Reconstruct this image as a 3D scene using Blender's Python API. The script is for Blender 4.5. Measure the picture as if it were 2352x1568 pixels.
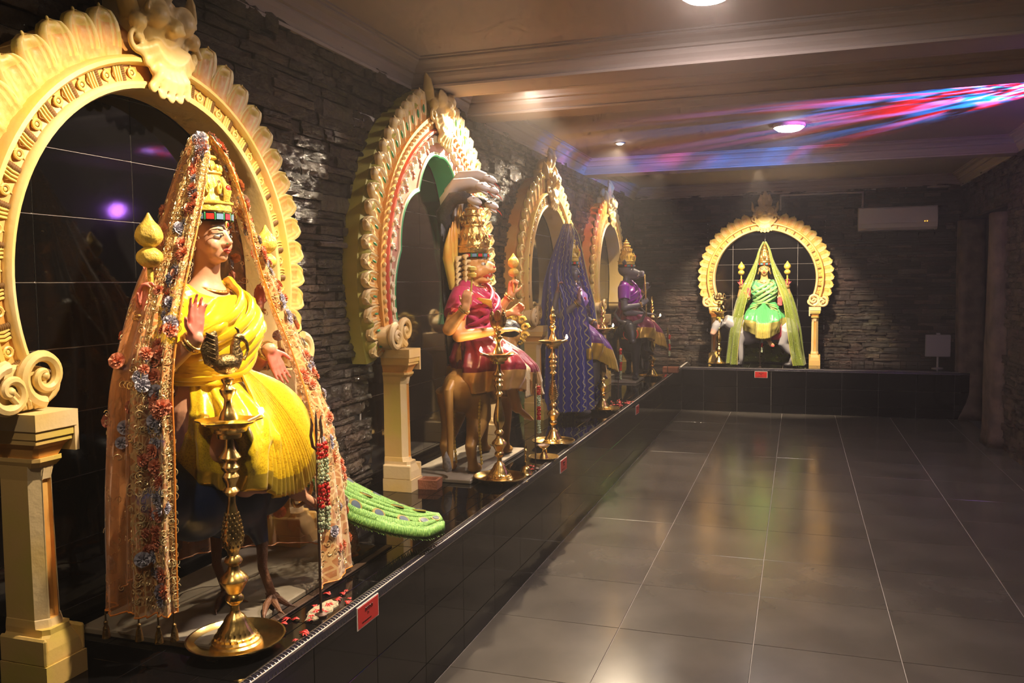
import bpy, bmesh, math, random
import numpy as np
from mathutils import Vector, Matrix, Euler, noise as mnoise
from math import sin, cos, pi, radians, sqrt, exp, atan2

for _o in list(bpy.data.objects): bpy.data.objects.remove(_o)
SC = bpy.context.scene
COL = SC.collection
rnd = random.Random(7)

# ------------------------------------------------------------------ camera
def setup_camera():
    f, yaw, pitch, roll = 1954.53, -0.3246, 0.0672, -0.0107
    fw = Vector((sin(yaw)*cos(pitch), cos(yaw)*cos(pitch), -sin(pitch)))
    r = Vector((cos(yaw), -sin(yaw), 0)); u = r.cross(fw)
    rt = r*cos(roll) + u*sin(roll); up = -r*sin(roll) + u*cos(roll)
    cd = bpy.data.cameras.new('camera'); cam = bpy.data.objects.new('camera', cd); COL.objects.link(cam)
    M = Matrix((rt, up, -fw)).transposed().to_4x4(); M.translation = Vector((1.3697, 0, 1.5945))
    cam.matrix_world = M
    cd.sensor_width = 36; cd.lens = f/2352*36; cd.clip_start = .05; cd.clip_end = 60
    SC.camera = cam
setup_camera()

# ------------------------------------------------------------------ world: smoky air, no sky inside the hall
HAZE = 0.0075
W = bpy.data.worlds.new('hall_air'); SC.world = W; W.use_nodes = True
_nt = W.node_tree; _nt.nodes.clear()
_out = _nt.nodes.new('ShaderNodeOutputWorld'); _bg = _nt.nodes.new('ShaderNodeBackground')
_bg.inputs[0].default_value = (0, 0, 0, 1); _bg.inputs[1].default_value = 0
_nt.links.new(_bg.outputs[0], _out.inputs[0])
_vs = _nt.nodes.new('ShaderNodeVolumeScatter'); _vs.inputs['Density'].default_value = HAZE; _vs.inputs['Anisotropy'].default_value = .45
_vs.inputs['Color'].default_value = (1, .93, .9, 1)
_nt.links.new(_vs.outputs[0], _out.inputs[1])

SC.view_settings.view_transform = 'Standard'; SC.view_settings.look = 'None'
SC.view_settings.gamma = 1; SC.view_settings.use_curve_mapping = False
SC.view_settings.exposure = 0.0
cy = SC.cycles
cy.max_bounces = 5; cy.diffuse_bounces = 2; cy.glossy_bounces = 3; cy.transmission_bounces = 2
cy.transparent_max_bounces = 14; cy.volume_bounces = 0; cy.sample_clamp_indirect = 4; cy.sample_clamp_direct = 0
cy.blur_glossy = .3; cy.caustics_reflective = False; cy.caustics_refractive = False; cy.use_denoising = True
cy.use_adaptive_sampling = True; cy.adaptive_threshold = .09; cy.adaptive_min_samples = 12

def light(name, kind, loc, energy, color=(1, 1, 1), **kw):
    l = bpy.data.lights.new(name, kind); l.energy = energy; l.color = color
    for k, v in kw.items():
        if k not in ('aim',): setattr(l, k, v)
    o = bpy.data.objects.new(name, l); COL.objects.link(o); o.location = loc
    if 'aim' in kw:
        o.rotation_euler = (Vector(kw['aim'])-Vector(loc)).to_track_quat('-Z', 'Y').to_euler()
    return o

ZC, ZH = 2.706, 2.85       # lower and upper ceiling heights
SPOT_COL = (1, .80, .55)
SPOTS = [  # lamp position, aim, watts
    ((.62, 2.30, ZH), (-.42, 2.15, .98), 320, 86),
    ((-.214, 5.15, ZH), (-.40, 4.42, 1.25), 470, 98),
    ((-.163, 7.656, ZH), (-.45, 6.80, 1.40), 300, 98),
    ((-.06, 9.3, ZH), (-.45, 9.1, 1.25), 100, 96),
    ((.94, 9.70, ZH), (.96, 11.1, 1.34), 620, 66),
    ((.25, .55, ZH), (-.55, 1.75, .80), 34, 74),
]
spot_lights = []
for p, a, e, ang in SPOTS:
    spot_lights.append(light('spot_light', 'SPOT', (p[0], p[1], p[2]-.035), e, SPOT_COL, aim=a, spot_size=radians(ang), spot_blend=.40, shadow_soft_size=.03))
BIG = [((1.284, 7.272, ZH), 88), ((.985, 3.80, ZH), 112)]
big_lights = []
for p, e in BIG:
    big_lights.append(light('round_lamp_light', 'AREA', (p[0], p[1], p[2]-.05), e, (1, .83, .76), shape='DISK', size=.22))
    big_lights[-1].rotation_euler = (0, 0, 0)
# coloured effect projector on the right wall: its beam rakes along the ceiling
eff = light('effect_light', 'SPOT', (3.08, 6.25, 2.50), 900, (1, 1, 1), aim=(1.6, 7.2, 3.25), spot_size=radians(66), spot_blend=.5, shadow_soft_size=.01)
def effect_nodes(l):
    l.use_nodes = True; nt = l.node_tree; em = nt.nodes.get('Emission')
    tc = nt.nodes.new('ShaderNodeTexCoord'); mp = nt.nodes.new('ShaderNodeMapping'); mp.inputs['Scale'].default_value = (1, 1, 1)
    nt.links.new(tc.outputs['Normal'], mp.inputs[0])
    def lobes(scale, seed, lo, hi):
        n = nt.nodes.new('ShaderNodeTexNoise'); n.noise_dimensions = '4D'; n.inputs['Scale'].default_value = scale; n.inputs['W'].default_value = seed
        n.inputs['Detail'].default_value = 2; n.inputs['Distortion'].default_value = 1.2
        nt.links.new(mp.outputs[0], n.inputs['Vector'])
        m = nt.nodes.new('ShaderNodeMapRange'); m.inputs[1].default_value = lo; m.inputs[2].default_value = hi
        nt.links.new(n.outputs[0], m.inputs[0]); return m.outputs[0]
    r = lobes(5.5, 1.3, .47, .66); b = lobes(5.5, 7.7, .44, .62)
    c = nt.nodes.new('ShaderNodeCombineColor')
    nt.links.new(r, c.inputs[0]); nt.links.new(b, c.inputs[2])
    g = nt.nodes.new('ShaderNodeMath'); g.operation = 'MULTIPLY'; g.inputs[1].default_value = .22; nt.links.new(b, g.inputs[0]); nt.links.new(g.outputs[0], c.inputs[1])
    nt.links.new(c.outputs[0], em.inputs[0])
effect_nodes(eff.data)
eff2 = light('effect_spill', 'POINT', (3.02, 6.25, 2.30), 9, (.50, .16, 1.0), shadow_soft_size=.06)   # stray purple light of the same projector

# ------------------------------------------------------------------ helpers
MATS = {}
def mat(name, col, rough=.5, metal=0, bump=0, bscale=30, var=0, vscale=6, spec=.5, coat=0, alpha=1, emit=None, estr=0, col2=None, detail=4, sheen=0, sss=0):
    if name in MATS: return MATS[name]
    m = bpy.data.materials.new(name); m.use_nodes = True; nt = m.node_tree; b = nt.nodes['Principled BSDF']
    c4 = (*col, 1)
    b.inputs['Base Color'].default_value = c4; b.inputs['Roughness'].default_value = rough; b.inputs['Metallic'].default_value = metal
    b.inputs['Specular IOR Level'].default_value = spec; b.inputs['Coat Weight'].default_value = coat; b.inputs['Coat Roughness'].default_value = .08
    b.inputs['Alpha'].default_value = alpha
    if sheen: b.inputs['Sheen Weight'].default_value = sheen
    if emit: b.inputs['Emission Color'].default_value = (*emit, 1); b.inputs['Emission Strength'].default_value = estr
    tc = nt.nodes.new('ShaderNodeTexCoord')
    if var or col2:
        n = nt.nodes.new('ShaderNodeTexNoise'); n.inputs['Scale'].default_value = vscale; n.inputs['Detail'].default_value = detail
        nt.links.new(tc.outputs['Object'], n.inputs['Vector'])
        mr = nt.nodes.new('ShaderNodeMapRange'); mr.inputs[1].default_value = .38; mr.inputs[2].default_value = .62
        nt.links.new(n.outputs[0], mr.inputs[0])
        mx = nt.nodes.new('ShaderNodeMix'); mx.data_type = 'RGBA'
        mx.inputs[6].default_value = c4; c2 = col2 if col2 else tuple(max(0, x*(1-var)) for x in col)
        mx.inputs[7].default_value = (*c2, 1)
        nt.links.new(mr.outputs[0], mx.inputs[0]); nt.links.new(mx.outputs[2], b.inputs['Base Color'])
    if bump:
        n = nt.nodes.new('ShaderNodeTexNoise'); n.inputs['Scale'].default_value = bscale; n.inputs['Detail'].default_value = 5
        nt.links.new(tc.outputs['Object'], n.inputs['Vector'])
        bp = nt.nodes.new('ShaderNodeBump'); bp.inputs['Strength'].default_value = bump; bp.inputs['Distance'].default_value = .01
        nt.links.new(n.outputs[0], bp.inputs['Height']); nt.links.new(bp.outputs[0], b.inputs['Normal'])
    MATS[name] = m; return m

class MB:
    """collects geometry for ONE mesh object"""
    def __init__(s): s.v = []; s.f = []; s.mi = []; s.m = 0
    def add(s, vs, fs):
        o = len(s.v); s.v += [tuple(v) for v in vs]; s.f += [tuple(i+o for i in f) for f in fs]; s.mi += [s.m]*len(fs); return s
    def box(s, a, b, bev=0):
        x0, y0, z0 = a; x1, y1, z1 = b
        if bev <= 0:
            return s.add([(x0,y0,z0),(x1,y0,z0),(x1,y1,z0),(x0,y1,z0),(x0,y0,z1),(x1,y0,z1),(x1,y1,z1),(x0,y1,z1)],
                 [(3,2,1,0),(4,5,6,7),(0,1,5,4),(1,2,6,5),(2,3,7,6),(3,0,4,7)])
        e = bev; bm = bmesh.new(); bmesh.ops.create_cube(bm, size=1)
        for v in bm.verts: v.co = Vector(((x0+x1)/2+v.co.x*(x1-x0), (y0+y1)/2+v.co.y*(y1-y0), (z0+z1)/2+v.co.z*(z1-z0)))
        bmesh.ops.bevel(bm, geom=bm.edges[:]+bm.verts[:], offset=e, segments=1, affect='EDGES', profile=.5)
        bm.verts.index_update()
        s.add([v.co[:] for v in bm.verts], [tuple(v.index for v in f.verts) for f in bm.faces]); bm.free(); return s
    def rings(s, rings, close=True, cap0=True, cap1=True):
        n = len(rings[0]); vs = [p for r in rings for p in r]; fs = []
        for i in range(len(rings)-1):
            for j in range(n if close else n-1):
                k = (j+1) % n; fs.append((i*n+j, i*n+k, (i+1)*n+k, (i+1)*n+j))
        if close and cap0: fs.append(tuple(reversed(range(n))))
        if close and cap1: fs.append(tuple((len(rings)-1)*n+j for j in range(n)))
        return s.add(vs, fs)
    def grid(s, rows): return s.rings(rows, close=False)
    def lathe(s, prof, seg=24, c=(0,0,0), fn=None):
        rs = []
        for (r, z) in prof:
            ring = []
            for j in range(seg):
                a = 2*pi*j/seg; rr = r*(fn(a, z) if fn else 1)
                ring.append((c[0]+rr*cos(a), c[1]+rr*sin(a), c[2]+z))
            rs.append(ring)
        return s.rings(rs)
    def tube(s, pts, rad, seg=8, flat=1, up=None):
        pts = [Vector(p) for p in pts]; n = len(pts)
        if not hasattr(rad, '__len__'): rad = [rad]*n
        rs = []; prev = None
        for i, p in enumerate(pts):
            t = (pts[min(i+1, n-1)]-pts[max(i-1, 0)])
            if t.length < 1e-9: t = Vector((0,0,1))
            t.normalize()
            if prev is None:
                ref = Vector(up) if up else (Vector((0,0,1)) if abs(t.z) < .9 else Vector((1,0,0)))
                nn = (ref - t*ref.dot(t)).normalized()
            else:
                nn = prev - t*prev.dot(t)
                nn = nn.normalized() if nn.length > 1e-6 else t.orthogonal().normalized()
            prev = nn; bb = t.cross(nn)
            rs.append([tuple(p+nn*(rad[i]*cos(2*pi*j/seg))*flat+bb*(rad[i]*sin(2*pi*j/seg))) for j in range(seg)])
        return s.rings(rs)
    def ell(s, c, r, seg=14, rows=9, rot=None):
        c = Vector(c); rr = (r,)*3 if not hasattr(r, '__len__') else r; rs = []
        R = Euler(rot).to_matrix() if rot else None
        for i in range(rows+1):
            ph = pi*i/rows; ph = min(max(ph, .02), pi-.02); ring = []
            for j in range(seg):
                a = 2*pi*j/seg; v = Vector((rr[0]*sin(ph)*cos(a), rr[1]*sin(ph)*sin(a), -rr[2]*cos(ph)))
                if R: v = R@v
                ring.append(tuple(c+v))
            rs.append(ring)
        return s.rings(rs)
    def cap(s, a, b, ra, rb=None, seg=12, steps=4):
        rb = ra if rb is None else rb; a = Vector(a); b = Vector(b); d = b-a
        if d.length < 1e-6: return s.ell(a, ra)
        t = d.normalized(); pts = []; rad = []
        for k in range(steps+1):
            q = pi/2*(1-k/steps); pts.append(a-t*ra*sin(q)); rad.append(max(ra*cos(q), ra*.03))
        for k in range(steps+1):
            q = pi/2*k/steps; pts.append(b+t*rb*sin(q)); rad.append(max(rb*cos(q), rb*.03))
        return s.tube(pts, rad, seg)
    def mesh(s, name, mats=None, smooth=True):
        me = bpy.data.meshes.new(name); me.from_pydata(s.v, [], s.f)
        if mats is not None:
            for m in (mats if isinstance(mats, (list, tuple)) else [mats]): me.materials.append(m)
        me.polygons.foreach_set('material_index', s.mi)
        bm = bmesh.new(); bm.from_mesh(me); bmesh.ops.recalc_face_normals(bm, faces=bm.faces[:]); bm.to_mesh(me); bm.free()
        if smooth:
            me.polygons.foreach_set('use_smooth', [True]*len(me.polygons))
            if smooth != 'all':
                try: me.set_sharp_from_angle(angle=radians(38))
                except Exception: pass
        me.update(); return me
    def build(s, name, m, parent=None, smooth=True, loc=None, **tags):
        return link(name, s.mesh(name, m, smooth), parent, loc, **tags)

def link(name, me, parent=None, loc=None, rot=None, scale=None, **tags):
    o = bpy.data.objects.new(name, me); COL.objects.link(o)
    if parent is not None: o.parent = parent
    if loc is not None: o.location = loc
    if rot is not None: o.rotation_euler = rot
    if scale is not None: o.scale = scale
    for k, v in tags.items(): o[k] = v
    return o
def thing(name, label, cat, loc=(0,0,0), rz=0, group=None):
    o = bpy.data.objects.new(name, None); COL.objects.link(o); o.location = loc; o.rotation_euler = (0, 0, rz); o.empty_display_size = .1
    o['label'] = label; o['category'] = cat
    if group: o['group'] = group
    return o
def tag(o, label, cat, group=None):
    o['label'] = label; o['category'] = cat
    if group: o['group'] = group
    return o
def struct(o): o['kind'] = 'structure'; return o
def kids(o): return [c for c in bpy.data.objects if c.parent == o]
def copy_tree(o, loc, rz=None, label=None, **kw):
    r = o.copy(); COL.objects.link(r); r.location = loc
    if rz is not None: r.rotation_euler = (0, 0, rz)
    if label: r['label'] = label
    for k, v in kw.items(): r[k] = v
    for ch in kids(o):
        c = ch.copy(); COL.objects.link(c); c.parent = r
        for g in kids(ch):
            d = g.copy(); COL.objects.link(d); d.parent = c
    return r
def lerp(a, b, t): return a+(b-a)*t
def interp(xs, ys, x): return float(np.interp(x, xs, ys))
def spline(pts, n):
    """Catmull-Rom through pts, n samples"""
    P = [Vector(p) for p in pts]; P = [P[0]*2-P[1]]+P+[P[-1]*2-P[-2]]; m = len(P)-3; out = []
    for i in range(n):
        t = i/(n-1)*m; k = min(int(t), m-1); u = t-k; a, b, c, d = P[k:k+4]
        out.append(.5*((2*b)+(-a+c)*u+(2*a-5*b+4*c-d)*u*u+(-a+3*b-3*c+d)*u**3))
    return out
# ------------------------------------------------------------------ statues: shared building blocks
def vcol_mat(name, rough=.42, bump=.06, bscale=120, sss=0, coat=0):
    m = bpy.data.materials.new(name); m.use_nodes = True; nt = m.node_tree; b = nt.nodes['Principled BSDF']
    a = nt.nodes.new('ShaderNodeAttribute'); a.attribute_name = 'paint'; nt.links.new(a.outputs[0], b.inputs['Base Color'])
    b.inputs['Roughness'].default_value = rough; b.inputs['Coat Weight'].default_value = coat
    tc = nt.nodes.new('ShaderNodeTexCoord'); n = nt.nodes.new('ShaderNodeTexNoise'); n.inputs['Scale'].default_value = bscale; nt.links.new(tc.outputs['Object'], n.inputs['Vector'])
    bp = nt.nodes.new('ShaderNodeBump'); bp.inputs['Strength'].default_value = bump; bp.inputs['Distance'].default_value = .004
    nt.links.new(n.outputs[0], bp.inputs['Height']); nt.links.new(bp.outputs[0], b.inputs['Normal'])
    return m
M_PAINT = vcol_mat('painted_statue_surface')
def sculpt(mb, name, parent, voxel, paint, smooth=3, mat_=None, **tags):
    """fuse all blobs of mb into one continuous skin and paint it by position"""
    me = mb.mesh(name+'_raw', None, False); o = bpy.data.objects.new(name, me); COL.objects.link(o)
    r = o.modifiers.new('r', 'REMESH'); r.mode = 'VOXEL'; r.voxel_size = voxel
    s = o.modifiers.new('s', 'SMOOTH'); s.factor = .5; s.iterations = smooth
    dg = bpy.context.evaluated_depsgraph_get(); new = bpy.data.meshes.new_from_object(o.evaluated_get(dg))
    bpy.data.objects.remove(o); new.name = name
    new.polygons.foreach_set('use_smooth', [True]*len(new.polygons)); new.materials.clear(); new.materials.append(mat_ or M_PAINT)
    n = len(new.vertices); co = np.empty(n*3); new.vertices.foreach_get('co', co); co = co.reshape(-1, 3)
    col = paint(co); at = new.color_attributes.new('paint', 'FLOAT_COLOR', 'POINT')
    at.data.foreach_set('color', np.concatenate([col, np.ones((n, 1))], 1).ravel())
    return link(name, new, parent, **tags)
def flat_paint(c): return lambda co: np.tile(np.array(c, float), (len(co), 1))
def near(co, p, r, soft=.5):
    d = np.linalg.norm(co-np.array(p), axis=1); return np.clip((r-d)/(r*soft), 0, 1)[:, None]

def hand(mb, wrist, d, n, side, s=1.0, curl=(.1, .12, .12, .18), spread=.10, thumb=.7):
    """d: finger direction, n: palm normal, side: +1/-1 on which side (d x n) the thumb leaves"""
    w = Vector(wrist); d = Vector(d).normalized(); n = Vector(n); n = (n-d*n.dot(d)).normalized(); b = d.cross(n)*side
    L = .082*s
    for k, y in enumerate((.030, .011, -.009, -.027)):
        kn = w+d*L*(1, 1.05, 1.0, .92)[k]+b*y*s; mb.cap(w+b*y*.62*s, kn, .0125*s, .0115*s, 8, 3)
    mb.cap(w+d*.02*s+b*.02*s, w+d*.055*s-b*.01*s, .016*s, .015*s, 8, 3)
    for k, (y, l) in enumerate(zip((.030, .011, -.009, -.027), (.068, .076, .070, .054))):
        p = w+d*L*(1, 1.05, 1.0, .92)[k]+b*y*s; q = d+b*spread*(1.2, .3, -.4, -1.3)[k]
        a = curl[k] if hasattr(curl, '__len__') else curl; ang = a*.5
        r = .0088*s
        for seg, fl in enumerate((.45, .31, .24)):
            e = p+(q*cos(ang)+n*sin(ang)).normalized()*l*fl*s; mb.cap(p, e, r, r*.92, 8, 3); p = e; r *= .9; ang += a*(1.1 if seg == 0 else .9)
    t0 = w+d*.025*s+b*.030*s+n*.004*s; t1 = t0+(d*.65+b*thumb+n*.15).normalized()*.034*s; t2 = t1+(d*.85+b*thumb*.55+n*.2).normalized()*.030*s
    mb.cap(t0, t1, .0115*s, .010*s, 8, 3); mb.cap(t1, t2, .0098*s, .0080*s, 8, 3)

def arm(mb, sh, el, wr, k=1.0):
    mb.cap(sh, el, .044*k, .034*k, 12); mb.cap(el, wr, .036*k, .0225*k, 12)
    m = Vector(sh).lerp(Vector(el), .4); mb.ell(m, .043*k, 10, 6); m = Vector(el).lerp(Vector(wr), .28); mb.ell(m, .034*k, 10, 6)
TORSO = [(.56,.02,.125,.165),(.62,.0,.12,.170),(.68,.0,.110,.160),(.74,.0,.088,.125),(.79,-.004,.078,.112),(.85,.004,.086,.126),(.91,.012,.098,.142),(.96,.008,.095,.150),(1.0,-.004,.080,.148),(1.03,-.010,.062,.115),(1.05,-.012,.048,.075),(1.075,-.010,.040,.050),(1.11,-.004,.038,.042),(1.16,.0,.042,.046)]
def tor(z):
    zs = [t[0] for t in TORSO]; return tuple(float(np.interp(z, zs, [t[i] for t in TORSO])) for i in (1, 2, 3))
def torso(mb):
    rs = []
    for i in range(40):
        z = lerp(.56, 1.16, i/39); c, rx, ry = tor(z); rs.append([(c+rx*cos(a)*(1-.12*(cos(a) < 0)), ry*sin(a), z) for a in [2*pi*j/28 for j in range(28)]])
    mb.rings(rs)
    for s in (-1, 1): mb.ell((.070, s*.062, .915), (.052, .054, .052), 14, 9); mb.ell((-.004, s*.150, 1.0), (.048, .046, .044), 12, 8)
HZ = 1.115  # chin
HS = .86
def hs_pt(p): return (p[0]*HS-.0014, p[1]*HS, (p[2]-HZ-.175)*HS+HZ+.161)
def human_head(mb):
    i0 = len(mb.v)
    mb.ell((-.014, 0, HZ+.125), (.088, .074, .088), 20, 13)
    mb.ell((.018, 0, HZ+.088), (.066, .060, .088), 20, 13)
    mb.ell((.040, 0, HZ+.035), (.042, .042, .038), 14, 9); mb.ell((.062, 0, HZ+.018), (.022, .024, .018), 12, 8)
    for s in (-1, 1):
        mb.ell((.050, s*.034, HZ+.062), (.030, .026, .028), 12, 8)
        mb.tube([(.066, s*.012, HZ+.108), (.070, s*.030, HZ+.114), (.056, s*.052, HZ+.108)], [.007, .008, .006], 8)
        mb.ell((-.006, s*.074, HZ+.085), (.018, .010, .030), 10, 8); mb.ell((-.002, s*.076, HZ+.050), (.010, .008, .022), 8, 6)
        mb.ell((.086, s*.0105, HZ+.062), (.011, .0085, .008), 8, 6)
    mb.tube([(.078, 0, HZ+.112), (.088, 0, HZ+.090), (.100, 0, HZ+.070), (.096, 0, HZ+.060)], [.008, .0095, .0115, .008], 10)
    mb.ell((.070, 0, HZ+.040), (.020, .026, .012), 10, 7)
    mb.v[i0:] = [hs_pt(p) for p in mb.v[i0:]]
M_EYEW = mat('painted_eye_white', (.80, .78, .72), .2); M_BLACK = mat('glossy_black_paint', (.006, .005, .006), .3)
M_LIP = mat('painted_lips', (.45, .06, .035), .3); M_HAIR = mat('black_hair_paint', (.010, .009, .012), .4, bump=.5, bscale=60)
M_GOLDP = mat('gold_yellow_paint', (.82, .56, .09), .36, var=.25, vscale=18, bump=.5, bscale=70)
M_GOLDM = mat('gold_leaf', (.85, .55, .16), .26, metal=.85, var=.25, vscale=25, bump=.4, bscale=90)
M_GEMR = mat('red_gem_paint', (.62, .04, .03), .15); M_GEMB = mat('blue_gem_paint', (.18, .30, .45), .15); M_GEMG = mat('green_gem_paint', (.05, .32, .12), .15)
def face_parts(P, third=True):
    before = set(bpy.data.objects)
    for s in (-1, 1):
        e = MB().ell((.0705, s*.0285, HZ+.092), (.0135, .0170, .0085), 14, 9).build('eye', M_EYEW, P)
        MB().ell((.0815, s*.0275, HZ+.092), (.0035, .0062, .0062), 12, 7).build('iris', M_BLACK, e)
        MB().tube([(.0835, s*.010, HZ+.0985-.004), (.0870, s*.024, HZ+.1025), (.0790, s*.040, HZ+.100), (.0640, s*.054, HZ+.0985)], [.0012, .0022, .0022, .0012], 6).build('eyelid', M_BLACK, P)
        MB().tube([(.0855, s*.009, HZ+.119), (.0865, s*.022, HZ+.1265), (.0790, s*.040, HZ+.128), (.062, s*.056, HZ+.121)], [.0016, .0028, .0024, .001], 6).build('eyebrow', M_BLACK, P)
        MB().tube([(-.0, s*.085, HZ+.045), (0, s*.087, HZ+.028), (.0, s*.086, HZ+.012)], [.008, .012, .005], 8).build('earring', M_GOLDM, P)
    mb = MB()
    mb.tube([(.0865, -.0205, HZ+.041), (.0935, -.008, HZ+.0455), (.0935, 0, HZ+.0435), (.0935, .008, HZ+.0455), (.0865, .0205, HZ+.041)], [.0015, .0042, .0036, .0042, .0015], 8)
    mb.tube([(.0865, -.018, HZ+.0395), (.0920, 0, HZ+.0345), (.0865, .018, HZ+.0395)], [.0015, .0050, .0015], 8); mb.build('lips', M_LIP, P)
    if third:
        b = MB().ell((.0885, 0, HZ+.134), (.005, .008, .014), 10, 7).build('bindi', M_GOLDP, P); MB().ell((.093, 0, HZ+.134), (.004, .0045, .008), 10, 7).build('ruby', M_GEMR, b)
        MB().ell((.098, -.013, HZ+.066), (.003, .003, .003), 6, 5).build('nose_stud', M_GEMG, P)
    for o in set(bpy.data.objects)-before:
        for v in o.data.vertices: v.co = hs_pt(v.co)

def crown(P, z0, m=None, h=.265, r0=.088, gems=True, cx=-.006):
    m = m or M_GOLDP; k = h/.265
    pr = [(.002, .0), (r0, .0), (r0+.004, .006), (r0+.002, .026), (r0+.006, .030), (r0+.006, .036), (r0-.004, .040), (r0-.008, .060), (r0-.014, .085), (r0-.020, .108), (r0-.028, .128), (r0-.022, .134), (r0-.024, .142), (r0-.038, .146), (r0-.040, .166), (r0-.046, .180), (r0-.036, .186), (r0-.040, .194), (r0-.054, .198), (r0-.056, .212), (r0-.050, .218), (r0-.060, .226), (r0-.070, .230), (r0-.066, .240), (r0-.078, .250), (.004, .265), (.001, .267)]
    fl = lambda a, z: 1+.04*sin(16*a)*(1 if .04*k < z < .125*k else 0)+.05*max(0, cos(12*a))*(1 if .03*k <= z <= .041*k else 0)
    c = MB(); c.lathe([(r, z*k) for r, z in pr], 64, c=(cx, 0, z0), fn=lambda a, z: fl(a, z)); cr = c.build('crown', m, P)
    r = MB()
    for s in (-1, 1):
        for i in range(5):
            a = s*(.25+i*.5); rr = r0-.006; zc = z0+.075*k
            r.tube([(cx+(rr+.004)*cos(a+.10*cos(t)*(1-t/9)), (rr+.004)*sin(a+.10*cos(t)*(1-t/9)), zc+.022*sin(t)*(1-t/9)) for t in [q*.7 for q in range(11)]], .0042, 6)
    r.tube([(cx+r0+.004, 0, z0+.034), (cx+r0+.010, 0, z0+.070*k), (cx+r0-.010, 0, z0+.12*k)], [.012, .016, .005], 8, flat=.6)
    for i in range(14):
        a = 2*pi*i/14; r.ell((cx+(r0-.027)*cos(a), (r0-.027)*sin(a), z0+.150*k), (.008, .008, .013), 7, 5)
    q = r.build('relief', m, cr); q['kind'] = 'stuff'
    MB().ell((cx+r0+.012, 0, z0+.078*k), (.007, .011, .013), 10, 7).build('crown_gem', M_GEMR, cr)
    b = MB().lathe([(r0-.006, -.028), (r0+.002, -.026), (r0+.006, -.004), (r0-.002, .002)], 48, c=(cx, 0, z0)).build('head_band', M_BLACK, P)
    if gems:
        for i in range(-4, 5):
            a = i*.36; mm = [M_GEMR, M_GEMB][i % 2]
            q = MB(); q.rings([[(cx+rr*cos(a+da), rr*sin(a+da), z0+zz) for da, zz in ((-.13, -.022), (.13, -.022), (.13, -.005), (-.13, -.005))] for rr in (r0+.001, r0+.009)])
            q.build('band_gem', mm, b, smooth=False)
            MB().cap((cx+(r0+.006)*cos(a+.18), (r0+.006)*sin(a+.18), z0-.022), (cx+(r0+.006)*cos(a+.18), (r0+.006)*sin(a+.18), z0-.004), .003, .003, 6).build('band_bar', M_GEMG, b)
    return cr
def bangles(P, el, wr, m=None, n=2, r=.029, at=.93):
    el, wr = Vector(el), Vector(wr); t = (wr-el).normalized(); u = t.orthogonal().normalized(); v = t.cross(u)
    for i in range(n):
        c = el.lerp(wr, at-i*.07*(.16/max((wr-el).length, .05))); mb = MB(); mb.tube([c+(u*cos(a)+v*sin(a))*r for a in [2*pi*j/20 for j in range(21)]], .0046, 7); mb.build('bangle', m or M_GOLDM, P)
def cloth_mat(name, c1, c2=None, gold=None, rough=.32, sheen=.3, weave=160, band=None):
    """silk: base tone, second tone by fine brocade, optional gold motif"""
    m = bpy.data.materials.new(name); m.use_nodes = True; nt = m.node_tree; b = nt.nodes['Principled BSDF']
    tc = nt.nodes.new('ShaderNodeTexCoord'); b.inputs['Roughness'].default_value = rough; b.inputs['Sheen Weight'].default_value = sheen; b.inputs['Sheen Roughness'].default_value = .3
    v = nt.nodes.new('ShaderNodeTexVoronoi'); v.inputs['Scale'].default_value = weave; nt.links.new(tc.outputs['UV'], v.inputs['Vector'])
    mr = nt.nodes.new('ShaderNodeMapRange'); mr.inputs[1].default_value = .25; mr.inputs[2].default_value = .45; nt.links.new(v.outputs[0], mr.inputs[0])
    mx = nt.nodes.new('ShaderNodeMix'); mx.data_type = 'RGBA'; mx.inputs[6].default_value = (*(c2 or tuple(x*.8 for x in c1)), 1); mx.inputs[7].default_value = (*c1, 1)
    nt.links.new(mr.outputs[0], mx.inputs[0]); out = mx.outputs[2]
    if gold:   # woven gold border: v coordinate beyond a threshold
        sp = nt.nodes.new('ShaderNodeSeparateXYZ'); nt.links.new(tc.outputs['UV'], sp.inputs[0])
        g = nt.nodes.new('ShaderNodeMath'); g.operation = 'GREATER_THAN'; g.inputs[1].default_value = band or .84; nt.links.new(sp.outputs[1], g.inputs[0])
        m2 = nt.nodes.new('ShaderNodeMix'); m2.data_type = 'RGBA'; nt.links.new(g.outputs[0], m2.inputs[0]); nt.links.new(out, m2.inputs[6]); m2.inputs[7].default_value = (*gold, 1)
        out = m2.outputs[2]
        mt = nt.nodes.new('ShaderNodeMath'); mt.operation = 'MULTIPLY'; mt.inputs[1].default_value = .6; nt.links.new(g.outputs[0], mt.inputs[0]); nt.links.new(mt.outputs[0], b.inputs['Metallic'])
    nt.links.new(out, b.inputs['Base Color'])
    n = nt.nodes.new('ShaderNodeTexNoise'); n.inputs['Scale'].default_value = 25; n.inputs['Detail'].default_value = 4; nt.links.new(tc.outputs['Object'], n.inputs['Vector'])
    bp = nt.nodes.new('ShaderNodeBump'); bp.inputs['Strength'].default_value = .25; bp.inputs['Distance'].default_value = .01; nt.links.new(n.outputs[0], bp.inputs['Height']); nt.links.new(bp.outputs[0], b.inputs['Normal'])
    return m
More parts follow.
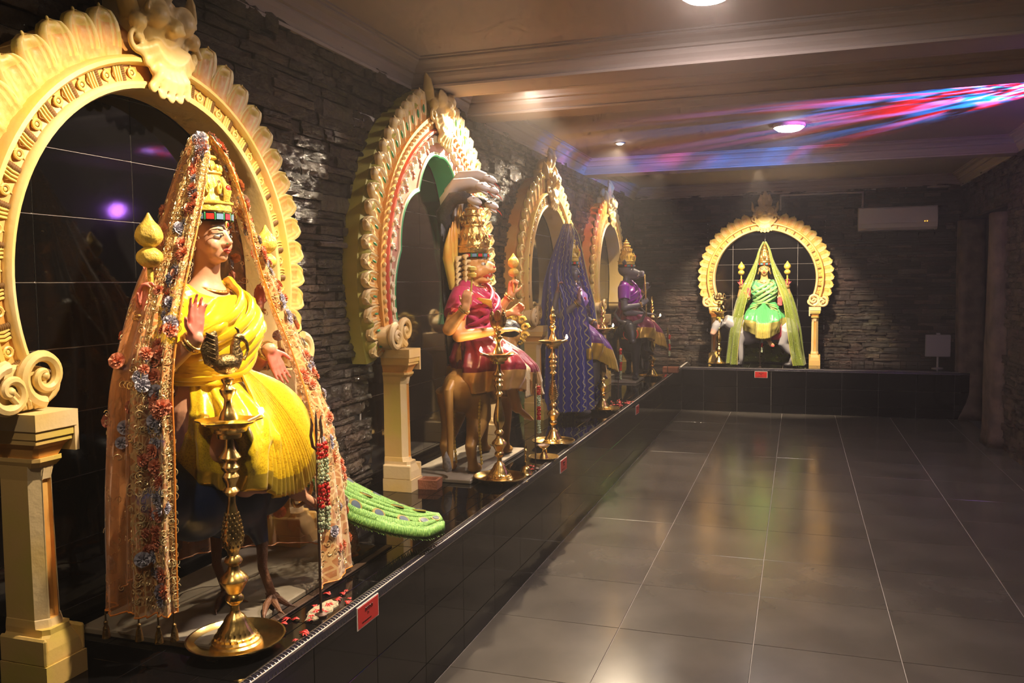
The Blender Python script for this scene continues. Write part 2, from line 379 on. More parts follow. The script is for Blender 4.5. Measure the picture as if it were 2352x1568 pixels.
def uv_grid(rows, name, m, parent, thick=.003, closed=False, uvs=(1, 1), smooth=True, **tags):
    """surface from rows of points with uv and a little thickness"""
    nr, nc = len(rows), len(rows[0]); vs = [tuple(p) for r in rows for p in r]; fs = []; uv = []
    for i in range(nr-1):
        for j in range(nc if closed else nc-1):
            k = (j+1) % nc; fs.append((i*nc+j, i*nc+k, (i+1)*nc+k, (i+1)*nc+j))
            uv.append(((j/nc*uvs[0], i/(nr-1)*uvs[1]), ((j+1)/nc*uvs[0], i/(nr-1)*uvs[1]), ((j+1)/nc*uvs[0], (i+1)/(nr-1)*uvs[1]), (j/nc*uvs[0], (i+1)/(nr-1)*uvs[1])))
    me = bpy.data.meshes.new(name); me.from_pydata(vs, [], fs); l = me.uv_layers.new(name='UVMap')
    l.data.foreach_set('uv', [c for f in uv for p in f for c in p])
    for q in (m if isinstance(m, (list, tuple)) else [m]): me.materials.append(q)
    me.polygons.foreach_set('use_smooth', [True]*len(me.polygons))
    o = link(name, me, parent, **tags)
    if thick:
        s = o.modifiers.new('thickness', 'SOLIDIFY'); s.thickness = thick; s.offset = 1
    return o
def skirt(P, m, fan=0.0, fanw=.55, hem0=.34, hem1=.47, W=1.0, F=1.0, zt=.80, seed=0, name='sari_skirt', pleats=13, flare=0, puff=.06):
    """draped seated skirt; fan = direction of the pleated fan (radians from front)"""
    rows = []; nv, nu = 36, 420; r = random.Random(seed); ph = [r.uniform(0, 6.3) for _ in range(6)]
    for k in range(nv+1):
        v = k/nv; row = []
        for j in range(nu):
            a = 2*pi*j/nu; da = (a-fan+pi) % (2*pi)-pi
            f = exp(-(da/fanw)**4)
            hem = lerp(hem1, hem0, exp(-(da/.75)**2)); z = lerp(zt, hem, v)
            cx = interp([0, .15, .35, .6, 1], [0, .03, .085, .115, .12], v)*F
            rx = interp([0, .15, .35, .55, .8, 1], [.096, .14, .215, .265, .285, .275], v)*F
            ry = interp([0, .15, .35, .55, .8, 1], [.150, .18, .225, .262, .280, .27], v)*W
            # two knees push the cloth out
            kn = .045*(exp(-((a-.75)/.35)**2)+exp(-((a-2*pi+.75)/.35)**2))*sin(pi*min(1, v*1.15))
            x = cos(a); y = sin(a)
            q = 1+kn/.27
            fold = (1-f)*(.016*sin(5*a+ph[0]+v*3)+.012*sin(9*a+ph[1]-v*4)+.008*sin(17*a+ph[2]+v*6)+.016*(1-((v*4.5+1.2*abs(sin(a*.5+.4))) % 1))*max(0, 1-v*1.1))*min(1, v*2.2)
            pl = f*.026*(.18+v)*(2*abs(((a-fan)*pleats/1.0) % 1-.5)-.5)
            out = f*(puff*v+flare*v*v)
            row.append((cx+(rx*q+fold+pl+out)*x, (ry*q+fold+pl+out)*y, z-(.012*sin(3*a+ph[3])*v if f < .5 else 0)))
        rows.append(row)
    return uv_grid(rows, name, m, P, .004, True, (3.8, 1), smooth=True)
def drape_top(P, m, m2=None, lean=1, seed=0, shoulder=1):
    """sari cloth wound round the chest with diagonal folds"""
    rows = []; nv, nu = 40, 120
    for k in range(nv+1):
        v = k/nv; row = []
        for j in range(nu):
            a = 2*pi*j/nu; x, y = cos(a), sin(a)
            zt = 1.062-.040*max(0, x)**2-.030*max(0, x)*max(0, -y*lean); z = lerp(.755, zt, v)
            c, rx, ry = tor(z); rx *= (1-.12*(x < 0))
            br = sum(.034*exp(-(((a-s*.62+pi) % (2*pi)-pi)/.42)**2)*exp(-((z-.915)/.055)**2) for s in (-1, 1))
            t = z*1.0-lean*y*.13*(1 if x > -.2 else .3)+.02*x
            w = (t*75+seed)/(2*pi)%1; fold = (.010*sin(2*pi*w)*(.30+.70*max(0, min(1, x+.4))))+.003*sin(t*190+1.7+seed)
            sh = .035*abs(y)**6*max(0, (z-.95)/.1)
            d = .012+br*.6+fold+sh
            row.append((c+(rx+d)*x, (ry+d)*y, z+.010*sh/.035))
        rows.append(row)
    return uv_grid(rows, 'draped_sash', m, P, .004, True, (1, .8))
def drape_rolls(P, m, lean=1, n=6, c0=.765, c1=.985, seed=0):
    """soft rolled folds of the sash crossing the chest towards one shoulder"""
    r = random.Random(seed)
    for i in range(n):
        c_ = lerp(c0, c1, i/(n-1)); pts = []; rad = []
        a0, a1 = radians(-80), radians(78)
        for k in range(26):
            a = lerp(a0, a1, k/25)*1.0; a_ = a*lean; y0 = .14*sin(a_)
            z = c_+.62*y0*lean+.035*(k/25)**2; z = min(z, 1.05+.004*i); z = max(z, .79+.012*i); c, rx, ry = tor(z)
            d = .024+.010*sin(pi*k/25); pts.append((c+(rx+d)*cos(a_), (ry+d*.8)*sin(a_), z)); rad.append(.004+.017*sin(pi*(k+.6)/26.2)**.6*(.8+.4*r.random()*.5))
        MB().tube(pts, rad, 10, flat=.62, up=(1, 0, 0)).build('sash_fold', m, P)
def fan_cloth(P, m, apex, ys, xs, zf, pleats=14, smooth_from=.72, amp=.012, name='pleated_fan', nu=240, nv=30, bulge=.05):
    """cloth gathered at apex and opening downwards in sharp pleats"""
    rows = []
    for k in range(nv+1):
        v = k/nv; row = []
        for j in range(nu+1):
            u = j/nu; bx, by, bz = xs(u), lerp(ys[0], ys[1], u), zf(u)
            x = lerp(apex[0], bx, sin(v*pi/2)**1.1)+bulge*sin(pi*v)*.6; y = lerp(apex[1]+(u-.5)*.03, by, v**.92); z = lerp(apex[2], bz, v)+.035*sin(pi*v)*u
            tri = 2*abs((u*pleats) % 1-.5)-.5; g = 1 if u < smooth_from else max(0, 1-(u-smooth_from)/.06)
            off = amp*tri*(.25+v)*g+(1-g)*.012*sin(14*u+3*v)*v
            row.append((x+off, y+off*.3, z))
        rows.append(row)
    return uv_grid(rows, name, m, P, .003, False, (1.4, 1))
def sleeve(P, m, sh, el, k=1.0):
    sh, el = Vector(sh), Vector(el); e = sh.lerp(el, .62); pts = [sh+(sh-el).normalized()*.02+Vector((0, 0, .01)), sh, sh.lerp(e, .4), sh.lerp(e, .8), e, e]
    mb = MB(); mb.tube(pts, [.03*k, .056*k, .057*k, .055*k, .052*k, .040*k], 24); return mb.build('sleeve', m, P)
LOTP = [(.0, .003), (.006, .020), (.022, .032), (.040, .030), (.052, .018), (.056, .014), (.066, .026), (.084, .034), (.108, .028), (.126, .014), (.148, .002)]
def lotus_bud(P, at_, s=1.0, m=None, stem=True, up=(0, 0, 1)):
    m = m or M_GOLDP; x, y, z = at_; mb = MB()
    if stem: mb.cap((x, y, z-.09*s), (x, y, z), .007*s, .008*s, 8)
    mb.lathe([(p.y*s, p.x*s) for p in spline([(q[0], q[1], 0) for q in LOTP], 40)], 36, c=(x, y, z), fn=lambda a, zz: 1+.07*abs(cos(3*a+zz/s*14))**3)
    return mb.build('lotus_bud', m, P)

def veil_rows(ctrl, nz=70, nu=150, ripple=.012, k1=9, k2=23, seed=1, clip=None):
    """ctrl: list of (z, [xy control points]) from apex to floor; edge to edge round the back"""
    zs = [c[0] for c in ctrl]; n = len(ctrl[0][1]); r = random.Random(seed); ph = [r.uniform(0, 6.3) for _ in range(5)]; rows = []
    col = [spline([(c[1][i][0], c[1][i][1], c[0]+(c[1][i][2] if len(c[1][i]) > 2 else 0)) for c in ctrl], nz) for i in range(n)]
    for k in range(nz):
        v = k/(nz-1); line = spline([col[i][k] for i in range(n)], nu); row = []
        for j, p in enumerate(line):
            u = j/(nu-1); t = (line[min(j+1, nu-1)]-line[max(j-1, 0)]); t.z = 0; nrm = Vector((t.y, -t.x, 0)).normalized() if t.length > 1e-6 else Vector((1, 0, 0))
            amp = ripple*min(1, v*2.2)*(1.0+.6*v)
            q = p+nrm*amp*(sin(k1*2*pi*u+ph[0]+1.2*sin(v*3))+.55*sin(k2*2*pi*u+ph[1]-v*2.5)+.3*sin(41*2*pi*u+ph[2]+v*5))
            row.append(q)
        rows.append(row)
    return rows
def sheer_mat(name, col, alpha=.42, gold=None, zig=None, edge=None, glit=None, lace=None):
    """thin tissue: partly transparent, woven pattern by uv; zig = colour of zigzag lines"""
    m = bpy.data.materials.new(name); m.use_nodes = True; nt = m.node_tree; b = nt.nodes['Principled BSDF']
    b.inputs['Roughness'].default_value = .35; b.inputs['Sheen Weight'].default_value = .5; b.inputs['Base Color'].default_value = (*col, 1)
    tc = nt.nodes.new('ShaderNodeTexCoord'); sp = nt.nodes.new('ShaderNodeSeparateXYZ'); nt.links.new(tc.outputs['UV'], sp.inputs[0])
    def M(op, a, bb=None, c=None):
        n = nt.nodes.new('ShaderNodeMath'); n.operation = op
        for i, q in enumerate((a, bb, c)):
            if q is None: continue
            if isinstance(q, (int, float)): n.inputs[i].default_value = q
            else: nt.links.new(q, n.inputs[i])
        return n.outputs[0]
    n = nt.nodes.new('ShaderNodeTexNoise'); n.inputs['Scale'].default_value = 12; n.inputs['Detail'].default_value = 3; nt.links.new(tc.outputs['UV'], n.inputs['Vector'])
    al = M('MULTIPLY_ADD', n.outputs[0], .25, alpha-.12); basec = None
    if lace:   # denser netted border along both edges
        e = M('PINGPONG', sp.outputs[0], .5); band = M('LESS_THAN', M('ADD', e, M('MULTIPLY', M('SINE', M('MULTIPLY', sp.outputs[1], 60)), .008)), .185)
        v = nt.nodes.new('ShaderNodeTexVoronoi'); v.feature = 'DISTANCE_TO_EDGE'; v.inputs['Scale'].default_value = 75; nt.links.new(tc.outputs['UV'], v.inputs['Vector'])
        net = M('MULTIPLY', M('LESS_THAN', v.outputs[0], .10), band)
        mx = nt.nodes.new('ShaderNodeMix'); mx.data_type = 'RGBA'; nt.links.new(net, mx.inputs[0]); mx.inputs[6].default_value = (*col, 1); mx.inputs[7].default_value = (*lace, 1)
        nt.links.new(mx.outputs[2], b.inputs['Base Color']); al = M('MAXIMUM', M('MULTIPLY_ADD', band, .16, al), M('MULTIPLY', net, .85))
    if zig:
        tri = M('PINGPONG', M('MULTIPLY', sp.outputs[1], 1), .018)
        s = M('ADD', sp.outputs[0], M('MULTIPLY', tri, .7)); st = M('PINGPONG', s, .021); line = M('LESS_THAN', st, .0023)
        alt = M('GREATER_THAN', M('PINGPONG', M('ADD', s, .0), .032), .016)
        mx = nt.nodes.new('ShaderNodeMix'); mx.data_type = 'RGBA'; nt.links.new(line, mx.inputs[0]); mx.inputs[6].default_value = (*col, 1); mx.inputs[7].default_value = (*zig, 1)
        nt.links.new(mx.outputs[2], b.inputs['Base Color']); al = M('MAXIMUM', al, M('MULTIPLY', line, .95))
    if glit:
        v = nt.nodes.new('ShaderNodeTexVoronoi'); v.inputs['Scale'].default_value = 46; nt.links.new(tc.outputs['UV'], v.inputs['Vector'])
        dot = M('LESS_THAN', v.outputs[0], .17)
        mx = nt.nodes.new('ShaderNodeMix'); mx.data_type = 'RGBA'; nt.links.new(dot, mx.inputs[0]); mx.inputs[6].default_value = (*col, 1); mx.inputs[7].default_value = (*glit, 1)
        nt.links.new(mx.outputs[2], b.inputs['Base Color']); al = M('MAXIMUM', al, M('MULTIPLY', dot, .95)); nt.links.new(M('MULTIPLY', dot, .8), b.inputs['Metallic'])
    nt.links.new(al, b.inputs['Alpha']); return m

def swirls(P, rows, picks, m, n, seed, size=.016, name='gold_embroidery'):
    """raised gold thread curls lying on the veil, one fused part"""
    r = random.Random(seed); mb = MB(); nz, nu = len(rows), len(rows[0])
    for _ in range(n):
        k, j = picks(r); k = min(max(int(k), 1), nz-2); j = min(max(int(j), 1), nu-2)
        p = Vector(rows[k][j]); tu = (Vector(rows[k][j+1])-Vector(rows[k][j-1])).normalized(); tv = (Vector(rows[k+1][j])-Vector(rows[k-1][j])).normalized(); nn = tu.cross(tv).normalized()
        s = size*r.uniform(.6, 1.2); a0 = r.uniform(0, 6.3); d = r.choice((-1, 1)); T = r.uniform(6, 10)
        for side in (1,):
            pts = [p+nn*.0022*side+(tu*cos(a0+d*t)+tv*sin(a0+d*t))*s*(.10+.90*t/T) for t in [T*i/13 for i in range(14)]]
            mb.tube(pts, .0011, 3)
    o = mb.build(name, m, P); o['kind'] = 'stuff'; return o
def ruffle(m, r=.016, seed=0):
    q = random.Random(seed); mb = MB(); n = 16
    for ring, (ra, h) in enumerate(((1.0, .2), (.66, .45), (.34, .6))):
        a = [(r*ra*cos(2*pi*i/n), r*ra*sin(2*pi*i/n), r*h*(1 if i % 2 else .15)+q.uniform(-.1, .1)*r) for i in range(n)]
        mb.rings([a, [(x*.25, y*.25, .0) for x, y, z in a]], cap0=False, cap1=True)
    return mb.mesh('fabric_flower', m, False)
# ------------------------------------------------------------------ materials of the hall
def stone_mat():
    m = bpy.data.materials.new('varnished_ledgestone'); m.use_nodes = True; nt = m.node_tree; b = nt.nodes['Principled BSDF']
    geo = nt.nodes.new('ShaderNodeNewGeometry'); 
    n = nt.nodes.new('ShaderNodeTexNoise'); n.inputs['Scale'].default_value = 3.1; n.inputs['Detail'].default_value = 6
    nt.links.new(geo.outputs['Position'], n.inputs['Vector'])
    oi = nt.nodes.new('ShaderNodeObjectInfo')
    isl = nt.nodes.new('ShaderNodeMath'); isl.operation = 'ADD'; nt.links.new(geo.outputs['Random Per Island'], isl.inputs[0]); nt.links.new(oi.outputs['Random'], isl.inputs[1])
    fr = nt.nodes.new('ShaderNodeMath'); fr.operation = 'FRACT'; nt.links.new(isl.outputs[0], fr.inputs[0])
    cr = nt.nodes.new('ShaderNodeValToRGB'); e = cr.color_ramp.elements
    e[0].position = 0; e[0].color = (.030, .020, .017, 1); e[1].position = 1; e[1].color = (.135, .092, .070, 1)
    x = cr.color_ramp.elements.new(.5); x.color = (.065, .044, .035, 1)
    nt.links.new(fr.outputs[0], cr.inputs[0])
    mx = nt.nodes.new('ShaderNodeMix'); mx.data_type = 'RGBA'; mx.blend_type = 'MULTIPLY'; mx.inputs[0].default_value = .55
    nt.links.new(cr.outputs[0], mx.inputs[6]); nt.links.new(n.outputs[1], mx.inputs[7]); nt.links.new(mx.outputs[2], b.inputs['Base Color'])
    b.inputs['Roughness'].default_value = .24; b.inputs['Specular IOR Level'].default_value = .9
    n2 = nt.nodes.new('ShaderNodeTexNoise'); n2.inputs['Scale'].default_value = 26; n2.inputs['Detail'].default_value = 7; n2.inputs['Roughness'].default_value = .62
    mp = nt.nodes.new('ShaderNodeMapping'); mp.inputs['Scale'].default_value = (1, 1, 2.2)
    nt.links.new(geo.outputs['Position'], mp.inputs[0]); nt.links.new(mp.outputs[0], n2.inputs['Vector'])
    bp = nt.nodes.new('ShaderNodeBump'); bp.inputs['Strength'].default_value = .9; bp.inputs['Distance'].default_value = .035
    nt.links.new(n2.outputs[0], bp.inputs['Height']); nt.links.new(bp.outputs[0], b.inputs['Normal'])
    b.inputs['Coat Weight'].default_value = .45; b.inputs['Coat Roughness'].default_value = .13; nt.links.new(bp.outputs[0], b.inputs['Coat Normal'])
    MATS['stone'] = m; return m
M_STONE = stone_mat()
M_BACK = mat('wall_mortar', (.012, .01, .009), .8)
M_TILE = mat('black_glazed_tile', (.005, .0046, .005), .055, var=.3, vscale=3, bump=.015, bscale=5, spec=.42)
M_TILE2 = mat('dark_brown_marble_tile', (.012, .008, .007), .08, spec=.5)
M_GROUT = mat('pale_grout', (.50, .45, .40), .8)
M_GROUT2 = mat('grey_grout', (.42, .38, .35), .8)
def floor_mat():
    m = mat('polished_grey_floor_tile', (.088, .077, .068), .16, var=.25, vscale=2.5, spec=.42, bump=.012, bscale=60)
    nt = m.node_tree; b = nt.nodes['Principled BSDF']; tc = nt.nodes.new('ShaderNodeTexCoord')
    g = nt.nodes.new('ShaderNodeNewGeometry')
    n = nt.nodes.new('ShaderNodeTexNoise'); n.inputs['Scale'].default_value = 1.7; n.inputs['Detail'].default_value = 5; nt.links.new(g.outputs['Position'], n.inputs['Vector'])
    mr = nt.nodes.new('ShaderNodeMapRange'); mr.inputs[3].default_value = .13; mr.inputs[4].default_value = .27; nt.links.new(n.outputs[0], mr.inputs[0]); nt.links.new(mr.outputs[0], b.inputs['Roughness'])
    return m
M_FLOOR = floor_mat()
M_CEIL = mat('painted_ceiling', (.44, .37, .35), .75, var=.06, vscale=1.5)
M_TRIMB = mat('chrome_edge_strip', (.55, .53, .5), .25, metal=1)
M_TRIMG = mat('dark_mosaic_glass', (.02, .018, .03), .08, spec=.8)

XW, YW, XR, YF = -.75, 11.45, 3.22, -1.6
LEDGE_Y, LEDGE_Z = 10.72, .545
TZ = LEDGE_Z

# ------------------------------------------------------------------ floor with its tiles
fl = struct(MB().box((-.02, YF, -.06), (3.9, LEDGE_Y+.02, -.004)).build('floor', M_GROUT2, smooth=False))
_tiles = {}
def floor_tile(x0, x1, y0, y1):
    k = (round(x1-x0, 4), round(y1-y0, 4))
    if k not in _tiles:
        w, h = (x1-x0)/2-.0016, (y1-y0)/2-.0016; _tiles[k] = MB().box((-w, -h, -.006), (w, h, 0), .0012).mesh('tile', M_FLOOR, False)
    link('tile', _tiles[k], fl, ((x0+x1)/2, (y0+y1)/2, 0))
xs = [0.0]+[.5994+.6*i for i in range(0, 5)]+[XR]
ys = [LEDGE_Y]+[9.798-.6*j for j in range(0, 19)]
ys = [y for y in ys if y > YF]+[YF]
for i in range(len(xs)-1):
    for j in range(len(ys)-1): floor_tile(xs[i], xs[i+1], ys[j+1], ys[j])

# ------------------------------------------------------------------ raised ledge along two walls
def ledge():
    L = struct(MB().box((XW-.1, YF, 0), (-.008, YW+.1, LEDGE_Z-.008)).build('trim_1', M_GROUT, smooth=False))
    B = struct(MB().box((-.008, LEDGE_Y+.008, 0), (XR, YW+.1, LEDGE_Z-.008)).build('trim_2', M_GROUT, smooth=False))
    for o, s in ((L, 'black tiled ledge along the left stone wall'), (B, 'black tiled ledge along the far stone wall')): o['label'] = s
    g = .0013
    cache = {}
    def tile(par, c, d, mm=M_TILE):
        k = tuple(round(x, 4) for x in d)+(mm.name,)
        if k not in cache: cache[k] = MB().box(tuple(-x/2 for x in d), tuple(x/2 for x in d), .001).mesh('tile', mm, False)
        link('tile', cache[k], par, c)
    zr = [0, .107, .309, .511]
    # front faces
    y = 2.17-.4*9
    while y < LEDGE_Y:
        y1 = min(y+.4, LEDGE_Y)
        if y1 > YF:
            for a, b in zip(zr[:-1], zr[1:]): tile(L, (-.004, (y+y1)/2, (a+b)/2), (.008, y1-y-2*g, b-a-2*g))
        y += .4
    x = 0.0-.012+0
    x = 0.0
    first = .27
    cuts = [0, first]+[first+.4*i for i in range(1, 12)]
    cuts = [c for c in cuts if c < XR]+[XR]
    for a0, a1 in zip(cuts[:-1], cuts[1:]):
        for a, b in zip(zr[:-1], zr[1:]): tile(B, ((a0+a1)/2, LEDGE_Y+.004, (a+b)/2), (a1-a0-2*g, .008, b-a-2*g))
    # top tiles (left ledge): narrow nosing row, then wide rows
    xc = [-.026, -.085, -.155, -.36, -.56, XW+.0]
    y = 2.25-.4*9; k = 0
    while y < YW:
        y1 = min(y+.4, YW)
        if y1 > 1.0:
            for a, b in zip(xc[1:], xc[:-1]): tile(L, ((a+b)/2, (y+y1)/2, LEDGE_Z-.004), (b-a-2*g, y1-y-2*g, .008))
        y += .4
    x = 0.0
    while x < XR:
        x1 = min(x+.4, XR)
        for a, b in ((LEDGE_Y+.03, LEDGE_Y+.09), (LEDGE_Y+.09, LEDGE_Y+.3), (LEDGE_Y+.3, LEDGE_Y+.5), (LEDGE_Y+.5, YW)):
            tile(B, ((x+x1)/2, (a+b)/2, LEDGE_Z-.004), (x1-x-2*g, b-a-2*g, .008))
        x += .4
    # ribbed edge strip: glass squares between metal bars, one run per ledge
    def strip(par, p0, d, n, out):
        mb = MB(); d = Vector(d); out = Vector(out); p0 = Vector(p0); step = d.length/n; t = d.normalized()
        z0, z1 = LEDGE_Z-.030, LEDGE_Z-.001
        def bar(a, b, r0, r1, zz0, zz1, m):
            mb.m = m; q = p0+t*a; w = p0+t*b
            vs = [q+out*r0, w+out*r0, w+out*r1, q+out*r1]
            lo = [(v.x, v.y, zz0) for v in vs]; hi = [(v.x, v.y, zz1) for v in vs]
            mb.add(lo+hi, [(3,2,1,0),(4,5,6,7),(0,1,5,4),(1,2,6,5),(2,3,7,6),(3,0,4,7)])
        bar(0, d.length, -.026, .002, z0-.003, z0, 0); bar(0, d.length, -.028, -.024, z1-.003, z1+.002, 0)
        bar(0, d.length, -.026, 0, z0, z1-.008, 1)
        for i in range(n):
            s = i*step
            mb.m = 0
            # quarter round bead: metal rib then dark glass pad
            for (u0, u1, rr, m) in ((0, .16, 1.0, 0), (.2, .96, .93, 1)):
                mb.m = m; rings = []
                for a in (s+u0*step, s+u1*step):
                    q = p0+t*a; ring = []
                    for k in range(5):
                        th = pi/2*k/4; ring.append(tuple(q+out*(-.026+.028*rr*cos(th)))[:2]+(z0+.028*rr*sin(th),))
                    ring.append(tuple(q+out*(-.026))[:2]+(z0,)); rings.append(ring)
                mb.rings(rings)
        o = mb.build('edge_strip', [M_TRIMB, M_TRIMG], par, smooth=False); o['kind'] = 'stuff'; o['label'] = 'ribbed metal and dark glass nosing strip'
    strip(L, (0, 1.0, 0), (0, LEDGE_Y-1.0, 0), int((LEDGE_Y-1.0)/.0165), (1, 0, 0))
    strip(B, (0, LEDGE_Y, 0), (XR, 0, 0), int(XR/.0165), (0, -1, 0))
    return L, B
LEDGE_L, LEDGE_B = ledge()

# ------------------------------------------------------------------ arches (shared outline data)
ARCHES = {  # name: centre along wall, opening half width, opening half height, spring z, outer scale
    'a1': dict(c=2.32, a=.595, b=.605, zc=1.62, R=.80, hs=.532, style=0),
    'a2': dict(c=4.60, a=.65, b=.74, zc=1.62, R=.915, hs=.60, style=1),
    'a3': dict(c=6.93, a=.60, b=.61, zc=1.62, R=.85, hs=.56, style=0),
    'a4': dict(c=9.30, a=.58, b=.61, zc=1.62, R=.82, hs=.56, style=0),
    'a5': dict(c=.960, a=.618, b=.61, zc=1.63, R=.815, hs=.545, style=0),
}
def in_arch(A, u, z, pad=0.0):
    """point on the wall that lies inside the black tiled niche of arch A"""
    if z < A['zc']-.2: return abs(u-A['c']) < A['hs']+.05+pad
    return ((u-A['c'])/(A['a']+.1+pad))**2+((z-A['zc'])/(A['b']+.1+pad))**2 < 1

def make_stone(w, h, d, r):
    """rough hewn block face, local: x width, y out, z height"""
    nx = 2 if w < .10 else (4 if w < .2 else 6); nz = 2 if h < .05 else 3; pts = []
    for k in range(nz+1):
        for i in range(nx+1):
            edge = (i in (0, nx)) or (k in (0, nz))
            x = (i/nx-.5+(0 if edge else r.uniform(-.25, .25)/nx))*w; z = (k/nz-.5)*h
            y = d+(r.uniform(-.009, .004) if edge else r.uniform(-.003, .011))
            pts.append((x+(r.uniform(-.003, .003)), y, z+r.uniform(-.002, .002)))
    n = nx+1; fs = []
    for k in range(nz):
        for i in range(nx):
            a = k*n+i; 
            if r.random() < .5: fs += [(a, a+1, a+n+1), (a, a+n+1, a+n)]
            else: fs += [(a, a+1, a+n), (a+1, a+n+1, a+n)]
    # border skirt back to the wall
    bd = [i for i in range(n)]+[k*n+nx for k in range(1, nz+1)]+[nz*n+i for i in range(nx-1, -1, -1)]+[k*n for k in range(nz-1, 0, -1)]
    o = len(pts); pts += [(pts[i][0], -.005, pts[i][2]) for i in bd]; m = len(bd)
    for j in range(m): fs.append((bd[j], o+j, o+(j+1) % m, bd[(j+1) % m]))
    return pts, fs

def stone_wall(wallobj, u0, u1, z0, z1, place, blocked, near, hmean=.05, seed=1, nmax=300, wscale=1.0):
    """place(u, out, z)->world; near(u,z)-> ranking (small first) for those built one by one"""
    r = random.Random(seed); z = z0; items = []
    while z < z1-.012:
        h = r.choice([.028, .035, .042, .05, .06, .068, .08])*hmean/.05
        h = min(h, z1-z)
        u = u0-r.uniform(0, .2)
        while u < u1:
            w = r.uniform(.07, .34)*wscale
            if h < .035: w *= 1.25
            a, b = max(u, u0), min(u+w, u1)
            if b-a > .02:
                # clip against niches
                cm = (a+b)/2
                if not blocked(cm, z+h/2) :
                    if blocked(a, z+h/2) or blocked(b, z+h/2):
                        for _ in range(12):
                            if blocked(a, z+h/2): a += (b-a)*.08
                            if blocked(b, z+h/2): b -= (b-a)*.08
                    if h > .055 and r.random() < .25:   # split in two thin layers
                        items.append((a, b, z, z+h*.52, r.choice([.010, .018, .026, .034]))); items.append((a, b, z+h*.52, z+h, r.choice([.010, .016, .024, .032])))
                    else: items.append((a, b, z, z+h, r.choice([.008, .012, .017, .022, .027, .036])))
            u += w
        z += h
    items.sort(key=lambda t: near((t[0]+t[1])/2, (t[2]+t[3])/2, (t[1]-t[0]), (t[3]-t[2])))
    rest = MB()
    for i, (a, b, c, d, dep) in enumerate(items):
        pts, fs = make_stone(b-a-.003, d-c-.003, dep, r)
        cu, cz = (a+b)/2, (c+d)/2
        if i < nmax:
            o = Vector(place(cu, 0, cz)); mb = MB(); mb.add([Vector(place(cu+p[0], p[1], cz+p[2]))-o for p in pts], fs)
            mb.build('stone', M_STONE, wallobj, smooth=False, loc=o)
        else: rest.add([place(cu+p[0], p[1], cz+p[2]) for p in pts], fs)
    if rest.v:
        o = rest.build('stone_veneer', M_STONE, wallobj, smooth=False); o['kind'] = 'stuff'
    return len(items)

CAMP = Vector((1.3697, 0, 1.5945)); CFW = Vector((sin(-.3246)*cos(.0672), cos(-.3246)*cos(.0672), -sin(.0672))); CRT = Vector((cos(-.3246), -sin(-.3246), 0))
def in_frame(p, pad=0):
    d = Vector(p)-CAMP; zz = d.dot(CFW)
    if zz < .1: return False
    x = d.dot(CRT)/zz; y = (d.z-0)/zz
    return abs(x) < .60+pad
# left wall
wl = struct(MB().box((XW-.25, YF, 0), (XW-.001, YW+.25, 3.0)).build('wall_left', M_BACK, smooth=False))
side = [ARCHES[k] for k in ('a1', 'a2', 'a3', 'a4')]
def blockL(u, z): return any(in_arch(A, u, z) for A in side)
def hid(A, u, z): # behind the arch band, never seen
    q = ((u-A['c'])/A['R'])**2+((z-A['zc'])/(A['b']+A['R']-A['a']))**2
    return q < 1 or (z < 1.27 and abs(u-A['c']) < A['hs']+.15)
def nearL(u, z, w, h):
    if not in_frame((XW, u, z)) or z > 2.64: return 99+u
    v = u if not any(hid(A, u, z) for A in side) else u+50
    return v*(1.0)-w*h*60
stone_wall(wl, 1.0, YW, TZ, 2.75, lambda u, o, z: (XW+o, u, z), blockL, nearL, seed=3)
# back wall
wb = struct(MB().box((XW-.25, YW+.001, 0), (XR+.6, YW+.25, 3.0)).build('wall_back', M_BACK, smooth=False))
AB = ARCHES['a5']
stone_wall(wb, XW+.02, XR+.1, TZ, 2.75, lambda u, o, z: (u, YW-o, z), lambda u, z: in_arch(AB, u, z), lambda u, z, w, h: (100 if hid(AB, u, z) else 0)-w*h*1000, hmean=.042, seed=5)
# right wall with a doorway between two rock jambs
wr = struct(MB().box((XR, YF, 0), (XR+.25, 9.05, 3.0)).box((XR, 10.78, 0), (XR+.25, YW+.2, 3.0)).box((XR, 9.05, 2.28), (XR+.25, 10.78, 3.0)).build('wall_right', M_BACK, smooth=False))
stone_wall(wr, 6.6, YW, 0.0, 2.75, lambda u, o, z: (XR-o, u, z), lambda u, z: 9.0 < u < 10.8 and z < 2.28, lambda u, z, w, h: -(u < 9.05)*w*h*1000, seed=9, nmax=120)
wf = struct(MB().box((XW-.25, YF-.2, 0), (XR+.25, YF, 3.0)).build('wall_front', M_BACK, smooth=False))
# dark passage beyond the doorway
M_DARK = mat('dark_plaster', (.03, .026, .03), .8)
pg = struct(MB().box((XR+1.3, 8.6, 0), (XR+1.35, 11.3, 2.6)).box((XR+.25, 8.6, 0), (XR+1.35, 8.65, 2.6)).box((XR+.25, 11.25, 0), (XR+1.35, 11.3, 2.6)).box((XR+.25, 8.6, 2.55), (XR+1.35, 11.3, 2.6)).box((XR, 8.6, -.06), (XR+1.35, 11.3, -.002)).build('wall_passage', M_DARK, smooth=False))

